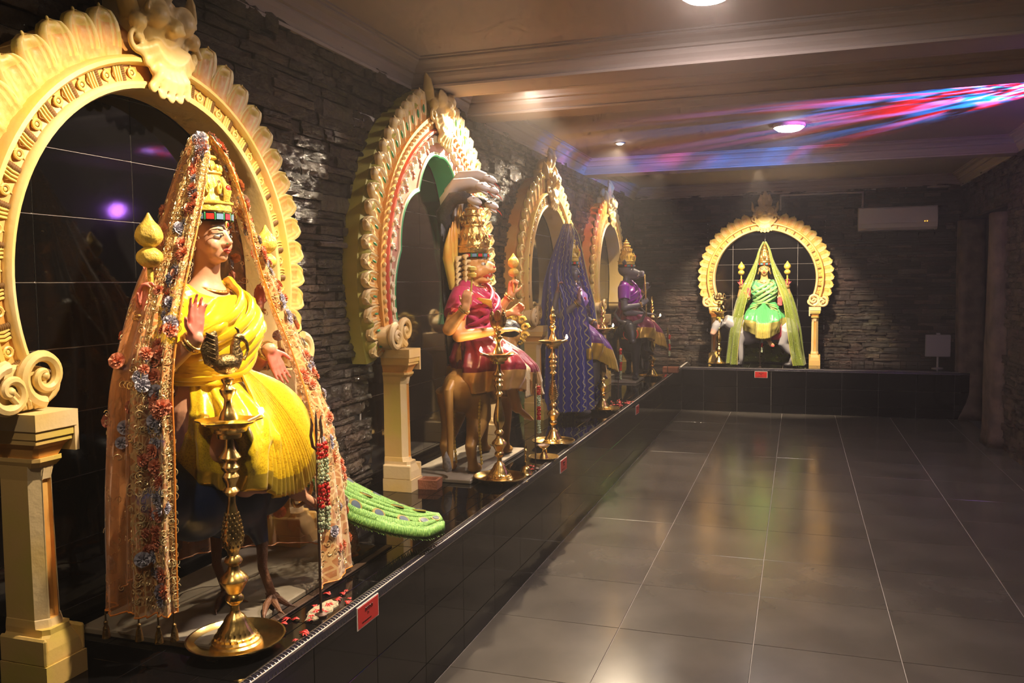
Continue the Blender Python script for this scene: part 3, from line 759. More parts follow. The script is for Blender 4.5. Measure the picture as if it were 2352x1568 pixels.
# ------------------------------------------------------------------ ceiling: shallow coffers between two beams, cornices around
def ceiling():
    c = struct(MB().box((XW-.25, YF-.2, ZH), (XR+.3, YW+.25, ZH+.1)).build('ceiling', M_CEIL, smooth=False))
    def prof(n=10):
        # cornice section: (distance out from face, height below upper ceiling)
        return [(0, .150), (.030, .150), (.034, .138), (.026, .132), (.036, .118), (.052, .100), (.060, .082), (.060, .074), (.074, .070), (.078, .056), (.095, .036), (.118, .026), (.124, .020), (.124, .010), (.138, .008), (.138, 0), (0, 0)]
    def run(name, p0, p1, out, miter0=1, miter1=1):
        p0 = Vector(p0); p1 = Vector(p1); out = Vector(out); t = (p1-p0).normalized(); mb = MB(); rings = []
        for p, s, mi in ((p0, 1, miter0), (p1, -1, miter1)):
            rings.append([tuple(p+out*o+t*(s*o*mi)+Vector((0, 0, ZH-h))) for o, h in prof()])
        mb.rings(rings); return struct(mb.build(name, M_CEIL, smooth=False))
    coffers = [(YF, 4.50), (4.72, 5.36), (5.54, 8.62), (8.80, YW)]
    k = 3
    for (y0, y1) in coffers:
        run('trim_%d' % k, (XW, y0, 0), (XW, y1, 0), (1, 0, 0)); k += 1
        run('trim_%d' % k, (XR, y0, 0), (XR, y1, 0), (-1, 0, 0)); k += 1
        run('trim_%d' % k, (XW, y1, 0), (XR, y1, 0), (0, -1, 0)); k += 1
        run('trim_%d' % k, (XW, y0, 0), (XR, y0, 0), (0, 1, 0)); k += 1
    for (y0, y1) in ((4.50, 4.72), (5.36, 5.54), (8.62, 8.80)):
        struct(MB().box((XW, y0, ZC-.006), (XR, y1, ZH+.01), .003).build('trim_%d' % k, M_CEIL, smooth=False)); k += 1
ceiling()

# ------------------------------------------------------------------ niche tiling behind each arch
def niche(A, num, place, wallobj):
    cache = {}
    g = .0017; u0, u1 = A['c']-.8, A['c']+.8
    n = 0
    for j in range(-2, 11):
        z0, z1 = TZ+.2*j+.07, TZ+.2*j+.27
        z0 = max(z0, TZ); 
        if z1 <= z0 or z0 > A['zc']+A['b']+.12: continue
        z1 = min(z1, A['zc']+A['b']+.13)
        for i in range(-3, 3):
            a, b = A['c']+.4*i+.0, A['c']+.4*i+.4
            a, b = max(a, A['c']-A['a']-.1), min(b, A['c']+A['a']+.1)
            if b-a < .03: continue
            if z0 > A['zc'] and not any(in_arch(A, x, z0) for x in (a, b, (a+b)/2)): continue
            o = Vector(place((a+b)/2, 0, (z0+z1)/2)); k = (round(b-a, 3), round(z1-z0, 3), num == 5)
            if k not in cache:
                w, h = (b-a)/2-g, (z1-z0)/2-g; p = Vector(place(0, 0, 0)); 
                cor = [Vector(place(s*w, d, t*h))-p for d in (0, .006) for s, t in ((-1, -1), (1, -1), (1, 1), (-1, 1))]
                cache[k] = MB().add(cor, [(3,2,1,0),(4,5,6,7),(0,1,5,4),(1,2,6,5),(2,3,7,6),(3,0,4,7)]).mesh('tile', M_TILE2 if A['style'] else M_TILE, False)
            link('tile', cache[k], wallobj, o)
    # grout bed
    p = [Vector(place(A['c']+s*(A['a']+.11), d, z)) for d in (0, .003) for s, z in ((-1, TZ), (1, TZ), (1, A['zc']+A['b']+.12), (-1, A['zc']+A['b']+.12))]
    return MB().add(p, [(3,2,1,0),(4,5,6,7),(0,1,5,4),(1,2,6,5),(2,3,7,6),(3,0,4,7)]).build('grout', M_GROUT2, wallobj, smooth=False)
for i, k in enumerate(('a1', 'a2', 'a3', 'a4')): niche(ARCHES[k], i+1, lambda u, o, z: (XW+.001+o, u, z), wl)
niche(ARCHES['a5'], 5, lambda u, o, z: (u, YW-.001-o, z), wb)

# ------------------------------------------------------------------ rock jambs of the doorway (carved like tree trunks)
def jamb(x0, x1, y0, y1, z1, seed, label):
    mb = MB(); rs = []; n = 28
    for k in range(25):
        z = z1*k/24; ring = []
        flare = 1+.16*exp(-z/.12)
        for j in range(n):
            a = 2*pi*j/n; c, s = cos(a), sin(a); q = (abs(c)**5+abs(s)**5)**(-1/5)
            nz = mnoise.noise(Vector((c*1.6+seed, s*1.6, z*.8)))*.12+mnoise.noise(Vector((c*4+seed, s*4, z*2.3)))*.05
            ring.append(((x0+x1)/2+(x1-x0)/2*c*q*flare*(1+nz), (y0+y1)/2+(y1-y0)/2*s*q*flare*(1+nz), z))
        rs.append(ring)
    mb.rings(rs)
    m = mat('brown_rock', (.10, .066, .052), .75, var=.5, vscale=7, bump=1.0, bscale=14)
    return tag(mb.build('door_jamb', m, smooth='all'), label, 'rock pillar')
jamb(3.10, 3.36, 9.0, 9.42, 2.22, 1.3, 'nearer rough brown rock pillar standing at the side of the dark doorway')
jamb(3.09, 3.36, 10.72, 10.98, 2.26, 5.3, 'farther rough brown rock pillar at the end of the black tiled ledge')
# ------------------------------------------------------------------ painted plaster arches
P_CREAM = mat('cream_yellow_plaster', (.80, .56, .20), .45, col2=(.82, .62, .34), vscale=4, bump=.12, bscale=50)
P_YEL = mat('lemon_painted_plaster', (.72, .55, .12), .42, col2=(.80, .52, .18), vscale=5, bump=.1, bscale=40)
P_ORG = mat('orange_painted_recess', (.78, .34, .07), .45, col2=(.80, .46, .13), vscale=6, bump=.1, bscale=40)
P_PINK = mat('salmon_pink_plaster', (.72, .36, .26), .45, col2=(.60, .28, .20), vscale=12)
P_RED = mat('coral_red_paint', (.68, .12, .07), .4)
P_GRN = mat('green_paint', (.05, .30, .12), .35)
P_OLV = mat('olive_yellow_plaster', (.42, .38, .06), .5, col2=(.50, .45, .12), vscale=5)
P_WHT = mat('cream_white_plaster', (.80, .70, .48), .42, bump=.08, bscale=40)
P_BRN = mat('brown_painted_recess', (.22, .11, .03), .5)
SETS = [dict(band=P_CREAM, rim=P_YEL, frieze=P_ORG, orn=P_YEL, leaf=P_YEL, leafin=P_ORG, side=P_YEL, crown=P_CREAM, back=P_ORG),
        dict(band=P_WHT, rim=P_RED, frieze=P_PINK, orn=P_WHT, leaf=P_CREAM, leafin=P_ORG, side=P_OLV, crown=P_CREAM, back=P_ORG)]

def leaf_mesh(S, style):
    """one curled acanthus lobe: x out of wall, y width, z length (root at 0, tip at 1, unit size)"""
    mb = MB(); nu, nv = 12, 14
    def W(v): return (.5*(.80+.22*sin(pi*min(1, v*1.1)))*sqrt(max(.0004, 1-(max(0, (v-.62)/.38))**2.6))) if v > 0 else .40
    rows = []; top = []
    for k in range(nv+1):
        v = k/nv; row = []
        lean = .18*v*v
        for i in range(nu+1):
            u = i/nu*2-1; w = W(v); a = abs(u)
            rim = exp(-((a-.80)/.13)**2)*.9+exp(-((a-.42)/.11)**2)*.45
            tipr = exp(-((v-.86)/.07)**2)*(1-a)*.9
            hole = -.5*exp(-(u/.3)**2)*exp(-((v-.72)/.08)**2)
            h = .10+.12*max(rim, tipr)+.12*v+hole*.12-(.10 if a > .97 or v > .985 else 0)
            row.append((h, u*w+lean, v))
        rows.append(row)
    o = len(mb.v); mb.v += [p for r in rows for p in r]
    for k in range(nv):
        for i in range(nu):
            u = (i+.5)/nu*2-1; v = (k+.5)/nv
            mb.f.append((k*(nu+1)+i, k*(nu+1)+i+1, (k+1)*(nu+1)+i+1, (k+1)*(nu+1)+i)); mb.mi.append(1 if v < .30 or (abs(u) < .62 and v < .70 and not (.30 < abs(u) < .52)) else 0)
    # skirt
    bd = [rows[k][0] for k in range(nv+1)]+[rows[nv][i] for i in range(1, nu+1)]+[rows[k][nu] for k in range(nv-1, -1, -1)]
    mb.m = 0; mb.rings([[p for p in bd], [(-.02, p[1], p[2]) for p in bd]], close=False)
    mb.ell((.16, .2, 1.0), (.04, .05, .06), 6, 4)
    if style:
        mb.m = 2; mb.ell((.26, .02, .45), (.05, .07, .13), 8, 5)
    return mb.mesh('leaf', [S['leaf'], S['leafin'], P_GRN if style else P_YEL], 'all')

def volute(mb, c, r, turns, x0, x1, w, start=0, dirn=1):
    """spiral moulding lying in the y-z plane"""
    pts = []; rad = []
    n = int(26*turns)
    for i in range(n+1):
        t = i/n; a = start+dirn*2*pi*turns*t; rr = r*(1-t)**.8+.004
        pts.append((x1-.012+.010*t, c[0]+rr*cos(a), c[1]+rr*sin(a))); rad.append(w*(1-.55*t))
    mb.tube(pts, rad, 8)
    mb.ell((x1-.01, c[0], c[1]), (.02, w*.8, w*.8), 10, 6)

def column_parts(root, A, side, S):
    """side=+1: column at +y. inner face of the capital at y = side*hs"""
    hs = A['hs']; s = side
    col = link('column', None, root) ; 
    cx = s*(hs+.066)
    def slim(mb): mb.v = [(.100+x*.72, cx+(y-cx)*.68, z) for x, y, z in mb.v]; return mb
    def bx(mb, hy, d, z0, z1, ch=0):
        # chamfered plan block, projecting to depth d (x), half width hy
        pl = [(0, -hy), (d-ch, -hy), (d, -hy+ch), (d, hy-ch), (d-ch, hy), (0, hy)] if ch else [(0, -hy), (d, -hy), (d, hy), (0, hy)]
        mb.rings([[(x, cx+y, z0) for x, y in pl], [(x, cx+y, z1) for x, y in pl]])
    def taper(mb, secs):
        rs = []
        for (hy, d, z, ch) in secs:
            ch = max(ch, .0005); pl = [(0, -hy), (d-ch, -hy), (d, -hy+ch), (d, hy-ch), (d-ch, hy), (0, hy)]
            rs.append([(x, cx+y, z) for x, y in pl])
        mb.rings(rs)
    m = MB(); bx(m, .098, .222, 0, .062); taper(m, [(.092, .216, .062, .004), (.092, .216, .068, .004), (.086, .210, .10, .012), (.074, .198, .128, .02), (.066, .195, .135, .02), (.066, .195, .150, .02)])
    # raised corner wings of the pedestal
    for q in (-1, 1): m.box((0, cx+q*.098-(.018 if q > 0 else 0), .06), (.218, cx+q*.098+(0 if q > 0 else .018), .135), .006)
    slim(m).build('pedestal', P_YEL if not A['style'] else S['crown'], col, smooth=False)
    m = MB(); h0, h1 = .15, .585
    def sec(hy, d, z, gr):  # shaft section with a groove down the front
        ch = .034; pl = [(0, -hy), (d-ch, -hy), (d-.004, -hy+ch), (d, -.020), (d-gr, -.014), (d-gr, .014), (d, .020), (d-.004, hy-ch), (d-ch, hy), (0, hy)]
        return [(x, cx+y, z) for x, y in pl]
    secs = [sec(.066, .178, h0, 0.001), sec(.062, .172, h0+.02, .001), sec(.060, .170, h0+.022, .012), sec(.056, .164, h1-.04, .012), sec(.056, .164, h1-.038, .001), sec(.064, .175, h1, .001)]
    o = len(m.f); m.rings(secs)
    nring = 10
    for k in range(len(secs)-1):
        for j in range(nring):
            if j in (3, 4, 5) and k in (1, 2, 3): m.mi[o+k*nring+j] = 1
            if j in (0, 8): m.mi[o+k*nring+j] = 2
    slim(m).build('shaft', [S['crown'] if A['style'] else P_CREAM, P_ORG, P_YEL], col, smooth=False)
    m = MB(); taper(m, [(.060, .172, h1-.004, .02), (.070, .19, h1+.012, .02), (.070, .19, h1+.022, .02)])
    m.m = 1; taper(m, [(.062, .178, h1+.022, .018), (.074, .196, h1+.05, .012), (.084, .208, h1+.062, .006)])
    m.m = 0; taper(m, [(.088, .212, h1+.062, .002), (.088, .212, h1+.076, .002)]); bx(m, .092, .218, h1+.076, h1+.098); m.m = 2; bx(m, .097, .224, h1+.098, h1+.142)
    m.box((.0, cx-s*.097-.010, h1+.03), (.222, cx-s*.097+.010, h1+.141))  # dropped lip towards the opening
    slim(m).build('capital', [P_YEL, P_ORG, P_CREAM], col, smooth=False)
    return col, cx, h1+.142

def arch(key, root, label_face):
    A = ARCHES[key]; S = SETS[A['style']]; zc = A['zc']-TZ; a, b, R = A['a'], A['b'], A['R']; kb = b/a; st = A['style']
    dep = .150
    th0 = radians(-24); n = 64
    def P(th, r, x):   # r measured at the horizontal half width
        pk = 1+(.07 if st else .0)*exp(-((th-pi/2)/.33)**2)
        return (x, r*cos(th), zc+r*kb**(1-(r-a)/(R*1.6))*sin(th)*pk)
    ths = [th0+(pi-2*th0)*i/n for i in range(n+1)]
    cols = [column_parts(root, A, s, S) for s in (-1, 1)]
    ztop = cols[0][2]
    # moulded ring as a swept profile: (r, x) list
    w = (R-a)*.52      # band part, leaves beyond
    def sweep(name, prof, mats, mi=None):
        mb = MB(); rs = [[P(th, r, x) for r, x in prof] for th in ths]
        mb.rings(rs)
        if mi:
            k = len(prof)
            for i in range(len(rs)-1):
                for j in range(k): mb.mi[i*k+j] = mi[j] if j < len(mi) else 0
        return mb.build(name, mats, root)
    if not st:
        sweep('inner_moulding', [(a, 0), (a, dep-.018), (a+.006, dep-.004), (a+.018, dep), (a+.026, dep-.006), (a+.030, dep-.016), (a+.030, 0)], [P_CREAM])
        sweep('frieze', [(a+.028, 0), (a+.028, dep-.020), (a+w*.5, dep-.028), (a+w-.028, dep-.022), (a+w-.028, 0)], [S['frieze']])
        sweep('outer_moulding', [(a+w-.030, 0), (a+w-.030, dep-.010), (a+w-.022, dep+.002), (a+w-.010, dep), (a+w, dep-.014), (a+w, 0)], [P_YEL])
        # ornaments along the frieze: rosette ring, then fringed bar
        mb = MB(); fw_ = (w-.058)
        mb.tube([(.004, cos(t)*fw_*.26, sin(t)*fw_*.26) for t in [2*pi*i/14 for i in range(15)]], .0045, 6)
        mb.ell((.002, 0, 0), (.006, .007, .007), 8, 4)
        for q in (-1, 1): mb.tube([(.003, q*fw_*.3, 0), (.003, q*fw_*.46, .002)], .003, 5)
        ros = mb.mesh('rosette', P_YEL)
        mb = MB()
        for q in range(3): mb.tube([(.004, -fw_*.46, q*.011-.004), (.007, 0, q*.011), (.004, fw_*.46, q*.011-.004)], .0042, 6)
        mb.m = 1
        for i in range(7): mb.ell((.006, (i-3)/3.3*fw_*.44, -.013), (.006, .005, .010), 6, 4)
        bar = mb.mesh('fringed_bar', [P_YEL, P_BRN])
        m = 24
        for i in range(m):
            for me, off in ((ros, .25), (bar, .75)):
                t = th0+(pi-2*th0)*(i+off)/m
                if abs(t-pi/2) < .16: continue
                p = P(t, a+.028+fw_/2, dep-.024); o = link(me.name, me, root, p); o.rotation_euler = (t, 0, 0)
    else:
        prof = [(a, 0), (a, dep-.03), (a+.012, dep-.012), (a+.030, dep-.010), (a+.040, dep-.026), (a+.040, 0)]
        sweep('inner_moulding', prof, [P_WHT])
        sweep('rope_moulding', [(a+.040, 0), (a+.040, dep-.020), (a+.050, dep-.004), (a+.064, dep-.004), (a+.072, dep-.018), (a+.072, 0)], [P_RED])
        sweep('frieze', [(a+.072, 0), (a+.072, dep-.016), (a+w, dep-.010), (a+w, 0)], [P_ORG])
        mb = MB(); mb.ell((0, 0, 0), (.016, .018, .022), 10, 6); mb.tube([(.012, cos(t)*.013, sin(t)*.017) for t in [2*pi*i/10 for i in range(11)]], .003, 5); bead = mb.mesh('scroll_bead', P_WHT)
        mb = MB(); mb.ell((0, 0, 0), (.012, .014, .010), 8, 5); bead2 = mb.mesh('bead', P_CREAM)
        m = 46
        for i in range(m):
            t = th0+(pi-2*th0)*(i+.5)/m
            o = link('scroll_bead', bead, root, P(t, a+.020, dep-.012)); o.rotation_euler = (t-pi/2, 0, 0)
        m = 74
        for i in range(m):
            t = th0+(pi-2*th0)*(i+.5)/m
            o = link('bead', bead2, root, P(t, a+w*.78, dep-.006)); o.rotation_euler = (t-pi/2, 0, 0)
            if i % 2: o = link('collar', bead2, root, P(t, a+.056, dep-.006)); o.rotation_euler = (t-pi/2, 0, 0); o.scale = (.9, 1.3, .35)
        # cusped inner panel of pink plaster with green and white lip
        def cusp(th):
            ph = (th-pi/2)/(pi/2-th0)   # -1..1
            u = abs(ph); nodes = [0, .30, .66, 1.02]
            for q in range(3):
                if nodes[q] <= u <= nodes[q+1]:
                    t = (u-nodes[q])/(nodes[q+1]-nodes[q]); dpt = [.075, .080, .060][q]
                    base = [.045, .115, .085, .02]
                    # pointed inward at the cusps, bulging out between them
                    return lerp(base[q], base[q+1], t)-dpt*sin(pi*t)*.55
            return .02
        N = 160; tt = [th0+(pi-2*th0)*i/N for i in range(N+1)]
        mb = MB(); mb.rings([[P(t, a+.005, .0), P(t, a+.005, dep-.028), P(t, a-.020-cusp(t), dep-.030), P(t, a-.020-cusp(t), 0)] for t in tt])
        mb.build('cusped_panel', P_PINK, root)
        mb = MB(); mb.tube([P(t, a-.022-cusp(t), dep-.026) for t in tt], .009, 6); mb.build('green_lip', P_GRN, root)
        mb = MB(); mb.tube([P(t, a-.010-cusp(t), dep-.025) for t in tt], .006, 6); mb.build('white_lip', P_WHT, root)
        mb = MB(); mb.rings([[P(t, a-.023-cusp(t), .0), P(t, a-.023-cusp(t), dep-.030)] for t in tt], close=False); mb.build('green_reveal', P_GRN, root)
        r2 = random.Random(4)
        for i in range(9):   # raised pink leaf sprays on the panel
            for sgn in (-1, 1):
                t = pi/2+sgn*(.25+i*.18); p = P(t, a-.028+.004*(i % 2), dep-.027)
                mb = MB()
                for q in range(5): mb.ell((.002, .013*sin(q*1.3), q*.016-.03), (.006, .010, .012), 6, 4)
                if i < 8: mb.build('leaf_spray', P_PINK, root, loc=p).rotation_euler = (t-pi/2, 0, 0)
    # backing slab behind the leaves, closes to the wall
    bk = [(a+w-.004, 0), (a+w-.004, dep-.035), (R-.03, dep-.045), (R+.004, dep-.07), (R+.004, 0)]
    sweep('leaf_backing', bk, [S['side']] if st else [P_ORG])
    # leaves
    lm = leaf_mesh(S, st); L = R-(a+w)+.030; m = 14 if not st else 19
    for sgn in (-1, 1):
        for i in range(m):
            t = pi/2+sgn*(.25+(pi/2-th0-.25)*(i+.5)/m)
            sz = L*(1.18-.30*i/m)
            p = P(t, a+w-.012, dep-.045); o = link('leaf', lm, root, p)
            o.rotation_euler = (t-pi/2+sgn*.30*0-sgn*.22, 0, 0)
            wd = (pi/2-th0-.25)/m*R*1.05
            o.scale = (sz*.62+.02, -sgn*wd*1.10, sz)
    if st:   # fat olive beads on the outer edge
        mb = MB(); mb.ell((0, 0, 0), (.085, .030, .052), 12, 8); bd = mb.mesh('edge_lobe', P_OLV)
        for sgn in (-1, 1):
            for i in range(14):
                t = pi/2+sgn*(.30+(pi/2-th0-.32)*(i+.5)/14); o = link('edge_lobe', bd, root, P(t, R-.028, .055)); o.rotation_euler = (t, 0, 0)
    # scrolls above the capitals
    for s in (-1, 1):
        mb = MB(); c0 = cols[0][1] if s < 0 else cols[1][1]
        yb = c0+s*.03; x1 = dep+.060
        out = []
        for i in range(24):
            t = 2*pi*i/24; out.append((yb+.125*cos(t)*(1 if 1 else 0), ztop+.062+.062*sin(t)))
        mb.rings([[(0, y, z) for y, z in out], [(x1-.03, y, z) for y, z in out], [(x1-.022, yb+(y-yb)*.9, ztop+.062+(z-ztop-.062)*.9) for y, z in out]])
        volute(mb, (c0-s*.020, ztop+.092), .066, 1.6, 0, x1, .019, start=-pi/2, dirn=s)
        volute(mb, (c0+s*.085, ztop+.060), .060, 1.5, 0, x1, .018, start=pi/2, dirn=-s)
        for q in range(4): mb.tube([(x1-.012, c0+s*(.005+q*.018), ztop+.012), (x1-.004, c0+s*(.015+q*.018), ztop+.03), (x1-.014, c0+s*(.03+q*.018), ztop+.055)], .008, 6)
        mb.build('scroll', P_CREAM if not st else S['crown'], root)
    # crown: grotesque lion mask with horns, round eyes and a spread beard of scallops
    zt = P(pi/2, a, 0)[2]; mb = MB(); X = dep
    def fan(c, r0, r1, a0, a1, k, x, w_):
        for i in range(k):
            t = lerp(a0, a1, (i+.5)/k); mb.tube([(x-.01, c[0]+r0*cos(t), c[1]+r0*sin(t)), (x+.012, c[0]+lerp(r0, r1, .6)*cos(t), c[1]+lerp(r0, r1, .6)*sin(t)), (x-.004, c[0]+r1*cos(t), c[1]+r1*sin(t))], [w_*.6, w_, w_*.75], 8)
            mb.ell((x, c[0]+r1*cos(t), c[1]+r1*sin(t)), (.012, w_*1.1, w_*1.1), 8, 5)
    zb = zt+.20
    mb.ell((X-.055, 0, zb+.02), (.09, .125, .115), 16, 10)        # skull
    mb.ell((X-.075, 0, zb+.13), (.075, .075, .085), 14, 9)
    for s in (-1, 1):
        mb.ell((X+.020, s*.062, zb+.035), (.040, .044, .044), 14, 9)     # bulging eyes
        mb.tube([(X+.03+.0*i, s*(.062)+.049*cos(t), zb+.035+.049*sin(t)) for i, t in enumerate([radians(q) for q in range(-10, 200, 15)])], .008, 6)
        mb.ell((X+.005, s*.125, zb-.005), (.028, .030, .030), 10, 6)
        # ears / horns as flame leaves
        mb.tube([(X-.03, s*.115, zb+.02), (X-.02, s*.150, zb+.07), (X-.02, s*.152, zb+.125), (X-.03, s*.165, zb+.175)], [.035, .034, .024, .004], 12, flat=.55)
        mb.tube([(X-.04, s*.05, zb+.12), (X-.01, s*.062, zb+.17), (X-.01, s*.045, zb+.225), (X-.02, s*.055, zb+.26)], [.035, .034, .026, .006], 8, flat=.6)
        volute(mb, (s*.125, zb-.055), .040, 1.3, 0, X+.01, .012, start=0, dirn=s)
    mb.tube([(X-.03, 0, zb+.15), (X+.0, 0, zb+.21), (X-.02, 0, zb+.265), (X-.03, 0, zb+.30)], [.04, .038, .026, .006], 8)
    mb.ell((X+.035, 0, zb+.004), (.035, .030, .032), 12, 8)              # snout
    for s in (-1, 1): mb.ell((X+.05, s*.018, zb-.010), (.016, .014, .012), 8, 5)
    mb.ell((X+.0, 0, zb+.085), (.03, .022, .03), 8, 6)
    fan((0, zb-.03), .02, .125, radians(200), radians(340), 9, X+.008, .020)
    fan((0, zb-.04), .06, .175, radians(236), radians(304), 5, X+.014, .018)
    mb.tube([(X+.02, cos(t)*.022, zb-.165+sin(t)*.034) for t in [2*pi*i/14 for i in range(15)]], .007, 6)
    mb.ell((X+.005, 0, zb-.165), (.014, .026, .040), 10, 6)
    # body of the crown joins the ring
    mb.box((0, -.13, zt+.06), (X-.05, .13, zb+.11), .02)
    sculpt(mb, 'crown_mask', root, .0062, flat_paint((.8, .6, .3)), smooth=2, mat_=S['crown'])

AR = {}
for key, lab in (('a1', 'nearest yellow plaster arch with scrolls and lion mask crown, cut by the left edge'),
                 ('a2', 'plaster arch with pink cusped inner panel, green lip and red moulding'),
                 ('a3', 'plain yellow plaster arch behind the blue veiled statue'),
                 ('a4', 'small yellow plaster arch behind the boar faced statue near the far corner')):
    root = thing('arch_frame', lab, 'arch', (XW+.012, ARCHES[key]['c'], TZ+.0005), 0, 'arches over the statues'); arch(key, root, lab); AR[key] = root
root = thing('arch_frame', 'brightly lit round plaster arch on the far wall around the green statue', 'arch', (ARCHES['a5']['c'], YW-.012, TZ+.0005), -pi/2, 'arches over the statues'); arch('a5', root, ''); AR['a5'] = root
# ------------------------------------------------------------------ brass standing lamps and small metalware
M_BRASS = mat('polished_brass', (.88, .60, .20), .27, metal=1, var=.25, vscale=14, bump=.05, bscale=90)
M_BRASSD = mat('aged_brass', (.36, .24, .10), .38, metal=1, var=.45, vscale=20, bump=.4, bscale=120)
M_FLAME = mat('oil_flame', (1, .7, .3), .5, emit=(1, .58, .22), estr=130)
M_WICK = mat('cotton_wick', (.75, .66, .55), .8)
M_OIL = mat('lamp_oil', (.30, .16, .03), .05, spec=.8)
_S = 1/1478
STEM = [(120,1432),(118,1420),(108,1412),(108,1404),(96,1396),(96,1386),(84,1376),(80,1362),(62,1340),(50,1318),(40,1300),(26,1290),(20,1276),(20,1250),(34,1240),(42,1228),(40,1215),(30,1204),(38,1190),(52,1165),(62,1150),(66,1140),(60,1128),(44,1112),(28,1096),(24,1078),(34,1068),(42,1056),(36,1042),(24,1030),(28,1012),(36,1000),(46,975),(49,955),(46,920),(38,880),(29,845),(22,815),(18,800),(18,770),(30,758),(38,748),(32,738),(22,728),(26,712),(34,700),(40,682),(34,672),(28,664),(40,650),(42,640),(32,628),(28,618),(44,606),(50,598),(44,588),(30,570),(22,550),(20,520),(22,500)]
def lamp(style, h=1.0):
    root = thing('standing_oil_lamp', '', 'oil lamp')
    Z = lambda y: (1430-y)*_S*h+.010
    mb = MB(); mb.lathe([(.005, .0), (.085, .0), (.10, .006), (.128, .020), (.139, .030), (.141, .034), (.136, .034), (.125, .024), (.098, .011), (.06, .008), (.005, .008)], 40)
    mb.build('base_dish', M_BRASS, root)
    pr = [(r*_S*.93, Z(y)) for r, y in STEM]
    foot = [p for p, q in zip(pr, STEM) if q[1] >= 1276]; mid = [p for p, q in zip(pr, STEM) if q[1] <= 1276]
    flut = lambda a, z: 1+.035*sin(22*a+z*160)*(1 if .03 < z < .095 else 0)
    mb = MB(); mb.lathe([(.004, foot[0][1]-.002)]+foot+[(.004, foot[-1][1])], 64, fn=flut); mb.build('foot', M_BRASS, root)
    if style in ('ribbed',):    # ringed bulb instead of the smooth vase
        new = []
        for p, q in zip(pr, STEM):
            if 815 <= q[1] <= 1000: continue
            if q[1] == 800:
                for i in range(40):
                    y = 1000-i*190/40; rr = interp([810, 850, 880, 955, 1000], [18, 24, 34, 46, 34], y)
                    new.append(((rr+4.5*(1 if i % 4 < 2 else -.6))*_S*.93, Z(y)))
            new.append(p)
        mid = [p for p in new if p[1] >= Z(1276)-1e-6]
    mb = MB(); mb.lathe([(.004, mid[0][1]-.002)]+mid+[(.004, mid[-1][1])], 28); mb.build('stem', M_BRASSD if style == 'aged' else M_BRASS, root)
    if style == 'bird':         # engraved scales on the vase
        mb = MB()
        for i in range(9):
            for j in range(12):
                z = Z(985-i*17); rr = interp([815, 845, 880, 920, 955, 985], [22, 29, 38, 46, 49, 42], 985-i*17)*_S*.93; t = 2*pi*(j+.5*(i % 2))/12
                mb.ell((rr*cos(t), rr*sin(t), z), (.0035, .0035, .006), 5, 4)
        mb.build('vase_scales', M_BRASSD, root)
    # oil dish with five pinched spouts
    star = lambda a, z: .90+.22*abs(cos(2.5*a))**2.5
    zd = Z(440)
    mb = MB(); mb.lathe([(.006, zd-.050), (.034, zd-.048), (.036, zd-.036), (.048, zd-.030), (.052, zd-.020), (.070, zd-.008), (.088, zd+.000), (.089, zd+.004), (.084, zd+.003), (.060, zd-.006), (.006, zd-.010)], 60, fn=lambda a, z: star(a, z) if z > zd-.009 else 1)
    mb.build('oil_dish', M_BRASS, root)
    mb = MB(); mb.lathe([(.002, zd-.009), (.066, zd-.006), (.002, zd-.0055)], 24); mb.build('oil', M_OIL, root)
    mb = MB()
    pr2 = [(45, 432), (42, 418), (36, 400), (24, 384), (19, 360), (19, 342), (32, 326), (37, 312), (38, 302), (24, 292), (20, 280), (27, 268), (29, 256), (16, 250)]
    mb.lathe([(.003, Z(440))]+[(r*_S*.93, Z(y)) for r, y in pr2]+[(.003, Z(249))], 24); mb.build('neck', M_BRASS, root)
    zt = Z(252)
    if style in ('bird', 'twin'):
        def bird(mb, d, off, sc, flip=1):
            c = lambda x, y, z: (x*sc, (off+d*y)*sc*1, zt+z*sc)
            mb.ell(c(0, 0, .036), (.026*sc, .040*sc, .028*sc), 14, 9)
            mb.tube([c(0, .020, .040), c(0, .030, .062), c(0, .026, .084), c(0, .032, .100)], [.022*sc, .018*sc, .013*sc, .011*sc], 10)      # neck
            mb.ell(c(0, .038, .104), (.011*sc, .017*sc, .013*sc), 10, 7)
            mb.tube([c(0, .050, .102), c(0, .062, .088), c(0, .065, .070), c(0, .058, .054), c(0, .050, .046)], [.007*sc, .0045*sc, .004*sc, .0035*sc, .007*sc], 8)   # long curved beak with pearl
            mb.tube([c(0, .040, .112), c(0, .036, .126), c(0, .028, .132)], [.004*sc, .004*sc, .002*sc], 6)
            mb.tube([c(0, -.026, .036), c(0, -.044, .052), c(0, -.050, .080), c(0, -.042, .108), c(0, -.030, .124)], [.016*sc, .024*sc, .026*sc, .020*sc, .004*sc], 10, flat=.35, up=(1, 0, 0))  # upright tail
            for i in range(6): mb.tube([c(.006, -.040, .05+i*.012), c(.006, -.062, .062+i*.012)], [.006*sc, .002*sc], 5)
            mb.ell(c(.014, -.004, .036), (.010*sc, .026*sc, .018*sc), 10, 6); mb.ell(c(-.014, -.004, .036), (.010*sc, .026*sc, .018*sc), 10, 6)
        mb = MB()
        if style == 'bird': bird(mb, 1, 0, 1.08)
        else: bird(mb, 1, .030, .85); bird(mb, -1, -.030, .85)
        mb.build('bird_finial', M_BRASSD, root)
    elif style in ('ribbed', 'figure'):
        mb = MB(); mb.lathe([(.002, zt-.002), (.014, zt), (.020, zt+.014), (.022, zt+.034), (.014, zt+.046), (.008, zt+.052), (.012, zt+.06), (.013, zt+.07), (.006, zt+.08), (.002, zt+.10)], 16)
        for s in (-1, 1): mb.tube([(0, s*.012, zt+.05), (0, s*.022, zt+.044), (0, s*.020, zt+.072)], .004, 6)
        mb.build('idol_finial', M_BRASS, root)
    else:
